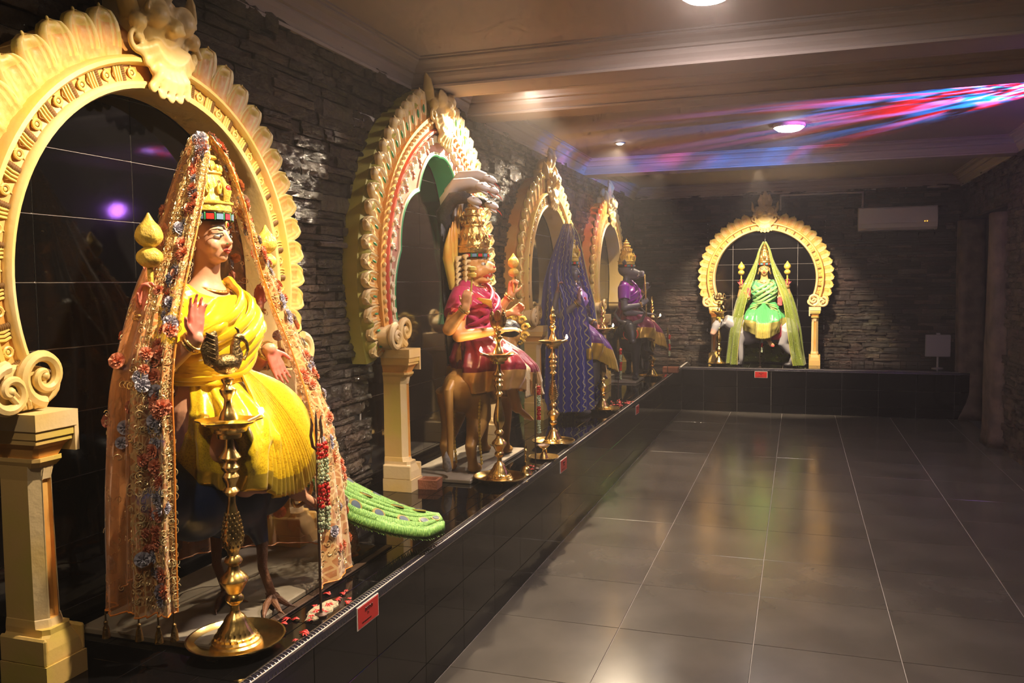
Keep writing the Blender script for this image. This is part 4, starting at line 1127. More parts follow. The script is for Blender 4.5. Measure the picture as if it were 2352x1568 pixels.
        mb = MB(); mb.lathe([(.002, zt-.002), (.012, zt), (.010, zt+.012), (.016, zt+.02), (.010, zt+.03), (.002, zt+.032)], 16)
        mb.tube([(0, 0, zt+.02), (.004, 0, zt+.055), (-.002, 0, zt+.085), (.0, 0, zt+.112)], [.012, .026, .018, .002], 10, flat=.35)
        for s in (-1, 1): mb.tube([(0, s*.008, zt+.03), (0, s*.028, zt+.052), (0, s*.022, zt+.080)], [.006, .010, .002], 8, flat=.5)
        mb.build('leaf_finial', M_BRASS, root)
    return root, zd
def flame(root, ang, zd, lit=True, h=.022):
    x, y = .088*cos(ang), .088*sin(ang)
    mb = MB(); mb.tube([(x*.6, y*.6, zd-.004), (x*.9, y*.9, zd+.006), (x*1.02, y*1.02, zd+.013)], .0035, 6); mb.build('wick', M_WICK, root)
    if lit:
        mb = MB(); mb.lathe([(.0005, 0), (.006, .005), (.0085, .011), (.006, .020), (.0005, h*1.4)], 10, c=(x*1.03, y*1.03, zd+.012)); mb.build('flame', M_FLAME, root)
        l = bpy.data.lights.new('flame_glow', 'POINT'); l.energy = .8; l.color = (1, .55, .22); l.shadow_soft_size = .008
        o = bpy.data.objects.new('flame_glow', l); COL.objects.link(o); o.parent = root; o.location = (x*1.08, y*1.08, zd+.04)
lamps = [('bird', (-.175, 2.035), .98, 'tallest nearest brass oil lamp with a single bird on top', []),
         ('twin', (-.128, 4.22), 1.0, 'brass oil lamp topped with two birds, in front of the lion faced statue', [2.6, .2]),
         ('figure', (-.132, 5.29), 1.0, 'brass oil lamp with small idol finial in front of the blue veiled statue', [.1]),
         ('leaf', (-.138, 6.79), 1.0, 'brass oil lamp with plain pointed finial beside the red flowers near the third red sign', [.5]),
         ('leaf', (-.15, 9.34), .98, 'brass oil lamp with leaf finial beside the boar faced statue', [.3]),
         ('aged', (.428, 10.98), 1.0, 'dark brass oil lamp on the far ledge before the white bull head', [.2])]
for i, (stl, (x, y), h, lab, fl_) in enumerate(lamps):
    st2 = {'figure': 'ribbed', 'aged': 'twin'}.get(stl, stl)
    r, zd = lamp(st2, h); r.location = (x, y, TZ+.0005); r['label'] = lab; r['group'] = 'brass standing oil lamps'
    r.rotation_euler = (0, 0, [-.35, .9, 0, 0, 0, 1.57][i])
    for t in fl_: flame(r, t, zd)
    if i == 0: flame(r, 1.1, zd, True, .012)

# ------------------------------------------------------------------ garlanded tridents
M_IRON = mat('dark_iron', (.10, .06, .045), .5, metal=.7, bump=.3, bscale=80)
M_REDFL = mat('red_petals', (.62, .02, .015), .55, var=.3, vscale=60)
M_WHTFL = mat('jasmine_buds', (.52, .60, .38), .6, var=.2, vscale=60)
def bud_mesh(m, name, r=.0065):
    mb = MB()
    for t in range(5): mb.ell((r*.9*cos(2*pi*t/5), r*.9*sin(2*pi*t/5), 0), (r*.62, r*.62, r*.8), 6, 4)
    return mb.mesh(name, m)
BUDW, BUDR = bud_mesh(M_WHTFL, 'jasmine_bud'), bud_mesh(M_REDFL, 'red_flower')
def trident(loc, label, glabel, h=.52, strands=2, tilt=0, y_off=0, L=.30):
    t = thing('trident', label, 'trident', (loc[0], loc[1], TZ+.0005))
    mb = MB(); mb.lathe([(.02, 0), (.02, .006), (.006, .012), (.004, .02)], 12); mb.cap((0, 0, .01), (0, 0, h), .0042, .0042, 8); mb.build('rod', M_IRON, t)
    for s in (-1, 0, 1):
        mb = MB()
        if s: mb.tube([(0, 0, h-.02), (0, s*.022, h-.005), (0, s*.032, h+.03), (0, s*.024, h+.065), (0, s*.030, h+.085)], [.004, .005, .005, .005, .0015], 8)
        else: mb.tube([(0, 0, h-.01), (0, 0, h+.04), (0, 0, h+.08), (0, 0, h+.105)], [.004, .007, .006, .001], 8, flat=.5)
        mb.build('prong', M_IRON if strands == 2 else M_BRASSD, t)
    g = thing('flower_garland', glabel, 'garland', (loc[0]+.012, loc[1], TZ+h-.0))
    for q in range(strands):
        y0 = (q-.5*(strands-1))*.030
        n = int(L/.0125)
        mb = MB(); mb.tube([(.006, y0*.4, .02), (.012, y0, -.02), (.010, y0*1.2, -L)], .0015, 5); mb.build('string', M_WICK, g)
        for i in range(n):
            f = i/n; z = .0-L*f; red = f < .16 or .42 < f < .70
            o = link('red_flower' if red else 'jasmine_bud', BUDR if red else BUDW, g, (.010+rnd.uniform(-.002, .002), y0*(1+.2*f)+rnd.uniform(-.002, .002), z))
            o.rotation_euler = (rnd.uniform(-.3, .3), rnd.uniform(-.3, .3), rnd.uniform(0, 6)); s = rnd.uniform(.95, 1.35) if strands == 2 else rnd.uniform(1.1, 1.4); o.scale = (s, s, s)
trident((-.062, 2.315), 'iron trident in front of the orange veiled statue, between its lamp and the peacock tail', 'double strand red and white garland hung on the nearest trident', .555, 2, L=.285)
trident((-.033, 4.565), 'thin trident between the twin bird lamp and the idol topped lamp', 'red and white garland on the trident beside the second red sign', .47, 1, L=.27)
trident((-.118, 7.33), 'thin trident in front of the boar faced statue mount', 'small red and white garland before the dark buffalo mount', .47, 1, L=.27)
trident((-.03, 9.7), 'thin trident standing at the far corner by the clay brick', 'farthest red and white garland at the ledge corner', .45, 1, L=.24)
trident((.935, 10.80), 'trident in front of the green statue on the far ledge', 'red and white garland hanging before the green sari', .40, 2, L=.22)

# ------------------------------------------------------------------ small metalware on the ledge
t = thing('hand_bell', 'small brass hand bell standing between the lamp and the trident with the red sign', 'bell', (-.045, 4.42, TZ+.0005))
MB().lathe([(.002, .0), (.036, .0), (.037, .004), (.030, .012), (.026, .030), (.020, .042), (.006, .050)], 24).build('bell_body', M_BRASS, t)
MB().lathe([(.004, .048), (.006, .052), (.005, .065), (.009, .072), (.005, .080), (.006, .10), (.009, .108), (.005, .116), (.006, .128), (.010, .136), (.005, .144), (.007, .155), (.004, .162), (.002, .17)], 14).build('handle', M_BRASS, t)
t = thing('oil_dish_lamp', 'low brass dish lamp with dark wick bowl behind the hand bell', 'oil lamp', (-.072, 4.86, TZ+.0005))
MB().lathe([(.002, 0), (.060, 0), (.088, .010), (.092, .015), (.086, .014), (.058, .005), (.002, .005)], 32).build('dish', M_BRASS, t)
MB().lathe([(.030, .005), (.022, .022), (.010, .040), (.007, .052), (.010, .062), (.004, .064)], 20).build('foot', M_BRASS, t)
MB().lathe([(.004, .062), (.020, .066), (.036, .080), (.038, .083), (.032, .080), (.004, .070)], 20).build('bowl', M_IRON, t)
MB().tube([(.0, .02, .05), (.0, .045, .055), (0, .058, .03), (0, .058, .0)], [.006, .007, .005, .003], 8).build('handle', M_BRASS, t)
M_BRICK = mat('terracotta', (.36, .13, .065), .8, var=.35, vscale=9, bump=.5, bscale=60)
t = thing('clay_brick_box', 'square terracotta fire bowl behind the yellow column base of the pink panelled arch', 'clay box', (-.43, 3.995, TZ+.0005), .1); t.scale = (.66, .66, .8)
mb = MB(); o_, i_ = .075, .055
rs = [[(sx*r, sy*r*.9, z) for sx, sy in ((-1,-1),(1,-1),(1,1),(-1,1))] for r, z in ((o_, 0), (o_+.004, .06), (i_, .06), (i_-.006, .012))]
mb.rings(rs).build('clay_wall', M_BRICK, t, smooth=False)
MB().box((-.055, -.05, .010), (.055, .05, .03)).build('ash', mat('ash_and_embers', (.10, .03, .02), .9, var=.8, vscale=40), t)
t = tag(MB().box((-.09, -.05, 0), (.09, .05, .07), .006).build('clay_brick', M_BRICK, smooth=False, loc=(-.03, 9.96, TZ+.0005)), 'plain terracotta brick standing at the corner of the two ledges', 'brick')

# ------------------------------------------------------------------ red signs on the ledge front
M_SIGN = mat('red_sign_card', (.50, .022, .018), .35); M_SIGNW = mat('sign_white_edge', (.75, .68, .62), .4); M_SIGNT = mat('sign_dark_print', (.09, .008, .008), .5)
def text_part(s, size, parent, loc, rot):
    cu = bpy.data.curves.new('lettering', 'FONT'); cu.body = s; cu.size = size; cu.align_x = 'CENTER'; cu.align_y = 'CENTER'; cu.extrude = .0002
    tmp = bpy.data.objects.new('tmp', cu); COL.objects.link(tmp); bpy.context.view_layer.update()
    me = bpy.data.meshes.new_from_object(tmp); bpy.data.objects.remove(tmp); me.materials.clear(); me.materials.append(M_SIGNT)
    o = link('lettering', me, parent, loc, rot); return o
def sign(loc, rz, label, w=.15, h=.078):
    t = thing('name_sign', label, 'sign', loc, rz, 'red name signs on the ledge')
    MB().box((0, -w/2, -h/2), (.003, w/2, h/2)).build('border', M_SIGNW, t, smooth=False)
    MB().box((.003, -w/2+.004, -h/2+.004), (.0042, w/2-.004, h/2-.004)).build('card', M_SIGN, t, smooth=False)
    # blurred dark script: a short top word, a smaller middle word and a bottom line of strokes
    mb = MB(); r = random.Random(int(loc[1]*10))
    def word(y0, y1, z, hh):
        y = y0
        while y < y1:
            wd = r.uniform(.4, .9)*hh
            mb.tube([(.0044, y, z-hh*.4), (.0044, y, z+hh*.4), (.0044, y+wd*.7, z+hh*.4), (.0044, y+wd*.7, z-hh*.3)], hh*.11, 4)
            y += wd*1.2
    word(-.022, .024, .016, .016); word(-.006, .006, .0, .012); word(-.045, .015, -.022, .007)
    mb.build('script', M_SIGNT, t)
sign((.0005, 2.505, .495), 0, 'red name sign nearest to the camera with dark script')
sign((.0005, 5.04, .474), 0, 'red name sign on the ledge front below the idol topped lamp')
sign((.0005, 7.60, .452), 0, 'red name sign on the side ledge nearest to the far corner')
sign((.952, LEDGE_Y-.0005, .466), -pi/2, 'red name sign on the far ledge below the green statue')

# ------------------------------------------------------------------ loose red flowers, gravel and petals
def petals(c, n, spread, seed, label):
    r = random.Random(seed)
    t = thing('scattered_flowers', label, 'flowers', (c[0], c[1], TZ+.0005))
    mb = MB(); mb.tube([(-.0, 0, .002), (.012, 0, .005), (.024, 0, .002)], [.0035, .003, .001], 5, flat=.6)
    for q in (-.5, .5): mb.tube([(0, 0, .002), (.010*cos(q), .010*sin(q), .006), (.020*cos(q), .02*sin(q), .003)], [.003, .0032, .001], 5, flat=.6)
    me = mb.mesh('red_petal', M_REDFL)
    for i in range(n):
        o = link('red_petal', me, t, (r.gauss(0, spread[0]), r.gauss(0, spread[1]), .001)); o.rotation_euler = (0, 0, r.uniform(0, 6.3)); s = r.uniform(.7, 1.3); o.scale = (s, s, s)
    return t
t = petals((-.085, 2.37), 26, (.03, .10), 3, 'red petals around the foot of the nearest trident')
M_RICE = mat('grain_offering', (.48, .40, .25), .8, var=.5, vscale=90)
mb = MB(); r_ = random.Random(2); ring = [(-.085+.035*cos(q)*r_.uniform(.85, 1.15), 2.36+.085*sin(q)*r_.uniform(.85, 1.15)) for q in [2*pi*i/22 for i in range(22)]]
mb.rings([[(x, y, TZ+.0005) for x, y in ring], [(x*.9-.0085, y*.9+.236, TZ+.006) for x, y in ring]])
gr = mb.build('grain_offering', M_RICE); gr['kind'] = 'stuff'; gr['label'] = 'thin heap of grain at the foot of the nearest trident'
petals((-.06, 4.50), 10, (.015, .05), 5, 'red petals by the hand bell')
petals((-.08, 7.30), 26, (.05, .10), 6, 'red petals beside the lamp with plain pointed finial')
petals((-.06, 9.52), 12, (.03, .06), 8, 'red petals in front of the clay brick at the far corner')
# ------------------------------------------------------------------ ceiling fittings
M_LAMPW = mat('lamp_diffuser', (1, .95, .9), .5, emit=(1, .88, .78), estr=45)
M_LED = mat('spot_lens', (1, .95, .9), .5, emit=(1, .93, .85), estr=120)
M_WHITE = mat('white_plastic', (.62, .56, .54), .45)
for i, (p, e) in enumerate(BIG):
    t = thing('round_ceiling_lamp', ['round glowing ceiling lamp in the third coffer above the hall', 'round ceiling lamp in the nearest coffer, just above the top edge'][i], 'ceiling lamp', (p[0], p[1], ZH))
    MB().lathe([(.002, -.001), (.125, -.001), (.128, -.018), (.118, -.028), (.114, -.024), (.114, -.02), (.002, -.02)], 40).build('rim', M_WHITE, t)
    MB().lathe([(.002, -.021), (.112, -.022), (.106, -.036), (.085, -.050), (.05, -.058), (.002, -.060)], 40).build('diffuser', M_LAMPW, t)
spl = ['downlight above the orange veiled statue, out of view', 'downlight between the two beams lighting the lion faced statue', 'downlight left of the round lamp lighting the blue veiled statue', 'small downlight lighting the boar faced statue', 'downlight over the arch of the green statue', 'nearest downlight behind the viewpoint, out of view']
for (p, a, e, ang), l in zip(SPOTS, spl):
    t = thing('ceiling_downlight', l, 'downlight', (p[0], p[1], p[2]), 0, 'ceiling downlights')
    MB().lathe([(.030, .004), (.046, .0), (.046, -.006), (.034, -.008), (.030, -.004)], 24).build('ring', M_WHITE, t)
    MB().lathe([(.001, -.002), (.030, -.003), (.026, -.012), (.014, -.018), (.001, -.020)], 20).build('lens', M_LED, t)
# effect projector on the right wall
t = thing('effect_projector', 'small party light projector fixed high on the right wall, outside the view', 'projector', (XR-.07, 6.25, 2.50), 0)
MB().box((0.0, -.07, -.06), (.05, .07, .08), .008).build('housing', mat('black_plastic', (.02, .02, .022), .4), t)
# ------------------------------------------------------------------ air conditioner
t = thing('air_conditioner', 'white split air conditioner high on the far stone wall', 'air conditioner', (2.49, YW-.045, 2.335))
pf = [(0, -.14), (-.15, -.14), (-.185, -.11), (-.20, -.05), (-.20, .10), (-.19, .13), (-.17, .14), (0, .14)]
MB().rings([[(x, y, z) for y, z in pf] for x in (-.435, .435)]).build('casing', M_WHITE, t, smooth=False)
MB().box((-.43, -.206, -.06), (.43, -.198, .125), .003).build('front_panel', M_WHITE, t, smooth=False)
MB().box((-.40, -.175, -.146), (.40, -.05, -.139), .002).build('louvre', mat('grey_plastic', (.25, .23, .23), .5), t, smooth=False)
M_LEDO = mat('amber_led', (1, .4, .05), .5, emit=(1, .35, .03), estr=6); M_LEDM = mat('magenta_led', (1, .1, .8), .5, emit=(1, .1, .8), estr=3)
for x in (.295, .32): MB().ell((x, -.207, -.045), (.006, .003, .005), 8, 5).build('indicator', M_LEDO, t)
# conduit
t = thing('cable_conduit', 'thin pale conduit running above the arch to the air conditioner', 'conduit', (0, 0, 0))
MB().box((1.135, YW-.075, 2.665), (2.12, YW-.055, 2.688), .003).box((1.135, YW-.075, 2.49), (1.155, YW-.055, 2.688), .003).box((2.10, YW-.075, 2.486), (2.12, YW-.055, 2.688), .003).build('channel', M_WHITE, t, smooth=False)
MB().box((1.135, YW-.056, 2.50), (1.155, YW-.001, 2.52)).box((1.6, YW-.056, 2.67), (1.62, YW-.001, 2.685)).box((2.10, YW-.056, 2.50), (2.12, YW-.001, 2.52)).build('clip', M_WHITE, t, smooth=False)
# metal plate on a stand (washed out box by the right pillar)
t = thing('notice_stand', 'dull grey metal plate on a short stand at the right end of the far ledge', 'stand', (2.94, 11.10, TZ+.0005))
M_STEEL = mat('dull_steel', (.30, .27, .28), .42, metal=.5, bump=.1)
MB().box((-.135, -.02, .14), (.135, .02, .40), .006).build('plate', M_STEEL, t, smooth=False)
MB().cap((0, 0, .01), (0, 0, .15), .012, .012, 10).build('post', M_STEEL, t)
MB().lathe([(.002, 0), (.065, 0), (.065, .008), (.014, .014)], 20).build('foot', M_STEEL, t)
MB().box((-.02, -.025, .40), (.02, .02, .422), .003).build('latch', M_STEEL, t, smooth=False)
# ------------------------------------------------------------------ statue 1: yellow sari, orange embroidered veil, peacock mount
def statue(label, loc, rz=0, cat='statue'): return thing('deity_statue', label, cat, (loc[0], loc[1], TZ+.0005), rz, None)
def leg_bits(mb, hip, knee, ank, toe, k=1.0):
    mb.cap(hip, knee, .078*k, .052*k, 14); mb.cap(knee, ank, .050*k, .030*k, 12); m = Vector(knee).lerp(Vector(ank), .3); mb.ell(m, .046*k, 12, 8)
    a, t = Vector(ank), Vector(toe); d = (t-a).normalized(); b = d.cross(Vector((0, 0, 1))).normalized()
    mb.ell(a-d*.012, .030*k, 10, 7); 
    for i in range(5):
        f = (i-2)/2; e = t+b*f*.026*k-d*abs(f)*.012*k; mb.cap(a+b*f*.010*k, e-d*.022*k, .017*k, .012*k, 8, 3); mb.cap(e-d*.020*k, e, .0105*k if i else .013*k, .0085*k, 8, 3)
def four_arm_body(P, skin, palm, voxel, arms, legs=True, head='human', foot=None, extra=None, paint_extra=None, name='body'):
    mb = MB(); torso(mb)
    if head == 'human': human_head(mb)
    if extra: extra(mb)
    for A_ in arms:
        arm(mb, A_['sh'], A_['el'], A_['wr'], A_.get('k', 1)); hand(mb, A_['wr'], A_['d'], A_['n'], A_['side'], A_.get('s', 1)*.78, A_.get('curl', (.1, .12, .12, .18)), A_.get('spread', .1))
    if legs:
        leg_bits(mb, (.02, -.09, .60), (.13, -.12, .575), (.13, -.02, .43), (.16, .05, .41))
        f = foot or ((.26, .16, .30), (.31, .24, .26)); leg_bits(mb, (.02, .09, .60), (.13, .12, .575), f[0], f[1])
    def paint(co):
        c = np.tile(np.array(skin, float), (len(co), 1))
        for A_ in arms:
            w = Vector(A_['wr'])+Vector(A_['d']).normalized()*.085; k = near(co, w, .10, .35); c = c*(1-k)+np.array(palm)*k
        if legs:
            f = foot or ((.26, .16, .30), (.31, .24, .26)); k = near(co, f[1], .05, .6); c = c*(1-k)+np.array(palm)*.9*k
        if paint_extra: c = paint_extra(co, c)
        return c
    return sculpt(mb, name, P, voxel, paint)
def std_arms(abhaya=True):
    return [dict(sh=(-.004, -.150, 1.0), el=(.00, -.255, .80), wr=(.135, -.235, .905), d=(.05, .05, 1), n=(1, -.1, 0), side=-1),
            dict(sh=(-.004, .150, 1.0), el=(.0, .225, .795), wr=(.10, .165, .845), d=(.28, .30, -1), n=(1, -.25, .2), side=-1, curl=(.05, .06, .08, .1)),
            dict(sh=(-.03, -.145, .99), el=(-.06, -.26, .83), wr=(-.03, -.255, .985), d=(.15, 0, 1), n=(1, .2, 0), side=-1, k=.82, s=.9, curl=(.9, .9, .9, .9)),
            dict(sh=(-.03, .145, .99), el=(-.06, .28, .83), wr=(-.03, .30, .985), d=(.15, 0, 1), n=(1, -.2, 0), side=1, k=.82, s=.9, curl=(.9, .9, .9, .9))]
def jewellery(P, arms, m=None, belt=True):
    for A_ in arms: bangles(P, A_['el'], A_['wr'], m, r=.028*A_.get('k', 1)+.001)
    for i, (r, z, dz) in enumerate(((.060, 1.055, .02), (.078, 1.03, .045), (.100, .995, .075))):
        mb = MB(); mb.tube([([.060, .086, .116][i]*cos(a)-.002+.004*i, r*sin(a)*.95, z-dz*max(0, cos(a))) for a in [radians(q) for q in range(-105, 106, 10)]], [.006, .007, .007][i], 8, flat=.7); mb.build('necklace', m or M_GOLDM, P)
    MB().ell((.128, 0, .925), (.010, .016, .018), 10, 7).build('pendant', M_GEMR, P)

CREAM_SKIN = (.72, .37, .22)
S1 = statue('goddess statue in yellow silk sari under a sheer orange flowered veil', (-.37, 2.215))
A1 = std_arms()
four_arm_body(S1, CREAM_SKIN, (.82, .22, .16), .0048, A1, foot=((.16, .22, .36), (.22, .31, .27)))
face_parts(S1); crown(S1, HZ+.162, M_GOLDP, h=.240, r0=.078); jewellery(S1, A1)
MB().ell((-.028, 0, HZ+.125), (.066, .071, .066), 18, 11).tube([(-.05, .06, HZ+.06), (-.07, .08, HZ-.02), (-.08, .09, HZ-.10)], [.03, .03, .012], 10).tube([(-.05, -.06, HZ+.06), (-.07, -.08, HZ-.02), (-.08, -.09, HZ-.10)], [.03, .03, .012], 10).build('hair', M_HAIR, S1)
M_YSILK = cloth_mat('yellow_silk', (.82, .56, .02), (.62, .38, .01), rough=.30, gold=(.80, .55, .06), band=.86, weave=70)
M_YSILKP = cloth_mat('yellow_silk_plain', (.82, .56, .02), (.76, .50, .015), rough=.28, weave=120)
skirt(S1, M_YSILK, fan=.70, fanw=.46, hem0=.385, hem1=.46, W=.62, F=.58, seed=3, pleats=15, flare=.0, puff=-.03)
fan_cloth(S1, M_YSILK, (.105, .02, .795), (-.07, .335), lambda u: .225+.02*sin(pi*u)-.05*u*u, lambda u: interp([0, .12, .45, .75, 1], [.47, .405, .395, .42, .545], u), pleats=19, amp=.020, bulge=.025)
drape_top(S1, M_YSILKP, lean=1); drape_rolls(S1, M_YSILKP, 1)
for A_ in A1[:2]: sleeve(S1, M_YSILKP, A_['sh'], A_['el'])
MB().tube([(.100*cos(a)-.002, .128*sin(a), .782) for a in [2*pi*i/40 for i in range(41)]], [.016]*41, 8).build('waist_cord', M_YSILKP, S1)
for s, A_ in ((-1, A1[2]), (1, A1[3])): lotus_bud(S1, (A_['wr'][0]+.035, A_['wr'][1], A_['wr'][2]+.12), 1.05)
MB().tube([(.165+.03*cos(a)*.5, .235+.036*cos(a), .355+.02*cos(a)+.034*sin(a)) for a in [2*pi*i/18 for i in range(19)]], .007, 7).build('anklet', M_GOLDM, S1)

VC1 = [ (1.515, [(.016, -.012), (.0, -.02), (-.03, -.014), (-.045, 0), (-.03, .014), (.0, .02), (.016, .012)]),
        (1.44, [(.046, -.046), (.0, -.056), (-.05, -.042), (-.065, 0), (-.05, .045), (.01, .068), (.060, .044)]),
        (1.30, [(.070, -.108), (.0, -.120), (-.07, -.09), (-.11, 0), (-.08, .11), (-.01, .170), (.070, .110)]),
        (1.15, [(.085, -.175), (.01, -.190), (-.08, -.15), (-.15, 0), (-.09, .20), (-.01, .290), (.075, .150)]),
        (1.00, [(.10, -.245), (.02, -.270), (-.08, -.23), (-.20, 0), (-.11, .29), (-.02, .415), (.085, .205)]),
        (.80, [(.12, -.315), (.03, -.350), (-.09, -.30), (-.22, 0), (-.13, .34), (.01, .500), (.13, .265)]),
        (.60, [(.12, -.320), (.03, -.365), (-.10, -.32), (-.23, -.02), (-.13, .36), (.06, .550), (.20, .260)]),
        (.38, [(.12, -.330), (.03, -.370), (-.11, -.33), (-.24, -.02), (-.12, .37), (.09, .610, -.02), (.23, .240, -.02)]),
        (.15, [(.12, -.335), (.04, -.375), (-.11, -.34), (-.24, -.02), (-.11, .38, -.04), (.12, .660, -.12), (.24, .230, -.12)])]
for _i, _z in ((-1, .10), ):   # the far side hangs lower, almost to the slab
    pass
VR1 = veil_rows(VC1, 80, 170, .011, seed=4)
M_VEIL1 = sheer_mat('orange_sheer_tissue', (.88, .34, .09), .40, lace=(.85, .52, .20))
veil = uv_grid(VR1, 'veil', M_VEIL1, S1, 0); veil['label'] = 'sheer orange veil with gold embroidery and fabric flowers'
M_THREAD = mat('gold_thread', (.92, .72, .36), .30, metal=.45)
def edge_pick(r):
    k = r.uniform(0, 79); left = r.random() < .5; w = r.random()**1.3*.19*170
    return k, (w if left else 169-w)
swirls(veil, VR1, edge_pick, M_THREAD, 2300, 5, .0125)
swirls(veil, VR1, lambda r: (r.uniform(2, 79), r.uniform(20, 150)), M_THREAD, 300, 8, .014)
M_CORAL = mat('coral_ribbon_flower', (.98, .34, .19), .5, var=.3, vscale=90); M_LILAC = mat('lilac_ribbon_flower', (.58, .54, .64), .45, var=.3, vscale=90)
FLW = [ruffle(M_CORAL, .0195, 1), ruffle(M_LILAC, .0175, 2), ruffle(M_CORAL, .016, 3), ruffle(M_LILAC, .019, 4)]
def put_flower(rows, k, j, me, par):
    k = min(max(int(k), 1), len(rows)-2); j = min(max(int(j), 1), len(rows[0])-2); p = Vector(rows[k][j])
    tu = (Vector(rows[k][j+1])-Vector(rows[k][j-1])).normalized(); tv = (Vector(rows[k+1][j])-Vector(rows[k-1][j])).normalized(); nn = tu.cross(tv).normalized()
    c = Vector((-.02, 0, p.z)); 
    if nn.dot(p-c) < 0: nn = -nn
    o = link('fabric_flower', me, par, p+nn*.004); q = nn.to_track_quat('Z', 'Y').to_euler(); q.rotate_axis('Z', rnd.uniform(0, 6)); o.rotation_euler = q; s = rnd.uniform(.85, 1.25); o.scale = (s, s, s)
cnt = 0
for side in (0, 1):
    for k in range(2, 78):
        # a wavering double chain of flowers a little inside the edge, alternating in runs of coral and lilac
        run = (k//4) % 2
        for q in range(2):
            w = 12+5*sin(k*.55+side)+q*5.5+rnd.uniform(-1.5, 1.5)
            if rnd.random() < .20: continue
            put_flower(VR1, k+rnd.uniform(-.5, .5), w if side == 0 else 169-w, FLW[(0, 2)[q] if (run ^ (rnd.random() < .18)) else (1, 3)[q]], veil); cnt += 1
for _ in range(44):
    k, j = rnd.uniform(20, 76), rnd.choice((rnd.uniform(28, 60), rnd.uniform(110, 145)))
    for q in range(1): put_flower(VR1, k, j, FLW[rnd.choice((0, 2, 1))], veil)
mb = MB()   # overlocked bright edge and bottom hem
for j in (0, 169): mb.tube([VR1[k][j] for k in range(0, 80)], .0028, 5)
mb.tube([VR1[79][j] for j in range(0, 170, 1)], .0024, 5)
mb.build('hem', mat('orange_hem_thread', (.90, .30, .04), .5), veil)
for (k, j) in ((79, 3), (79, 16), (79, 34), (79, 52), (79, 160), (79, 148)):  # tassels
    p = Vector(VR1[k][j]); mb = MB(); z = p.z
    if z > .06: mb.tube([p, p-Vector((0, 0, .03))], .0025, 5); mb.lathe([(.002, .0), (.006, -.004), (.005, -.012), (.008, -.02), (.012, -.05), (.002, -.052)], 10, c=(p.x, p.y, z-.03)); mb.build('tassel', M_BRASSD, veil)

# ------------------------------------------------------------------ peacock mount
def feather_paint(base, tip=None):
    return flat_paint(base)
PK = thing('peacock_statue', 'dark blue peacock statue with clawed feet and long green tail under the yellow goddess', 'bird statue', (-.37, 2.30, TZ+.0215), 0)
mb = MB()
for i, (y, z, rx, rz_) in enumerate([(-.30, .40, .075, .085), (-.18, .38, .115, .125), (-.02, .36, .135, .140), (.14, .37, .120, .125), (.28, .38, .085, .09), (.38, .38, .05, .055)]):
    mb.ell((0, y, z), (rx, .13, rz_), 20, 12)
mb.tube([(0, -.26, .42), (-.02, -.34, .52), (-.03, -.36, .64), (-.03, -.33, .74), (-.03, -.33, .80)], [.075, .060, .045, .038, .034], 14); mb.ell((-.03, -.345, .81), (.036, .050, .038), 14, 9); mb.tube([(-.03, -.38, .81), (-.03, -.43, .80), (-.03, -.44, .785)], [.016, .010, .002], 8)
for s in (-1, 1):
    mb.cap((s*.07, .0, .30), (s*.085, .03, .19), .050, .022, 12)
def pk_paint(co):
    c = np.tile(np.array((.012, .03, .10)), (len(co), 1)); k = np.clip((.24-co[:, 2])/.06, 0, 1)[:, None]; return c*(1-k)+np.array((.03, .06, .14))*k
sculpt(mb, 'body', PK, .008, pk_paint)
M_CLAW = mat('brown_bird_leg', (.22, .10, .05), .5, bump=.5, bscale=80)
for s, y, dx in ((-1, .02, 0), (1, .03, .10)):
    mb = MB(); x = s*.085+dx*.0
    mb.tube([(x, y, .21), (x+.02, y-.03, .12), (x+.035, y+.0, .015)], [.020, .015, .014], 12); mb.ell((x+.035, y, .016), (.022, .024, .016), 10, 7)
    for a in (-.9, -.25, .4): mb.tube([(x+.035, y, .016), (x+.035+.045*cos(a), y-.02+.05*sin(a)-.02, .018), (x+.035+.085*cos(a), y-.03+.085*sin(a)-.03, .006)], [.013, .011, .006], 8); mb.tube([(x+.035+.085*cos(a), y-.03+.085*sin(a)-.03, .008), (x+.035+.105*cos(a), y-.03+.105*sin(a)-.03, .001)], [.005, .001], 6)
    mb.tube([(x+.03, y+.0, .02), (x-.02, y+.04, .006)], [.011, .003], 8); mb.tube([(x+.018, y-.03, .10), (x+.0, y+.0, .10)], [.008, .002], 6)
    mb.build('leg', M_CLAW, PK)
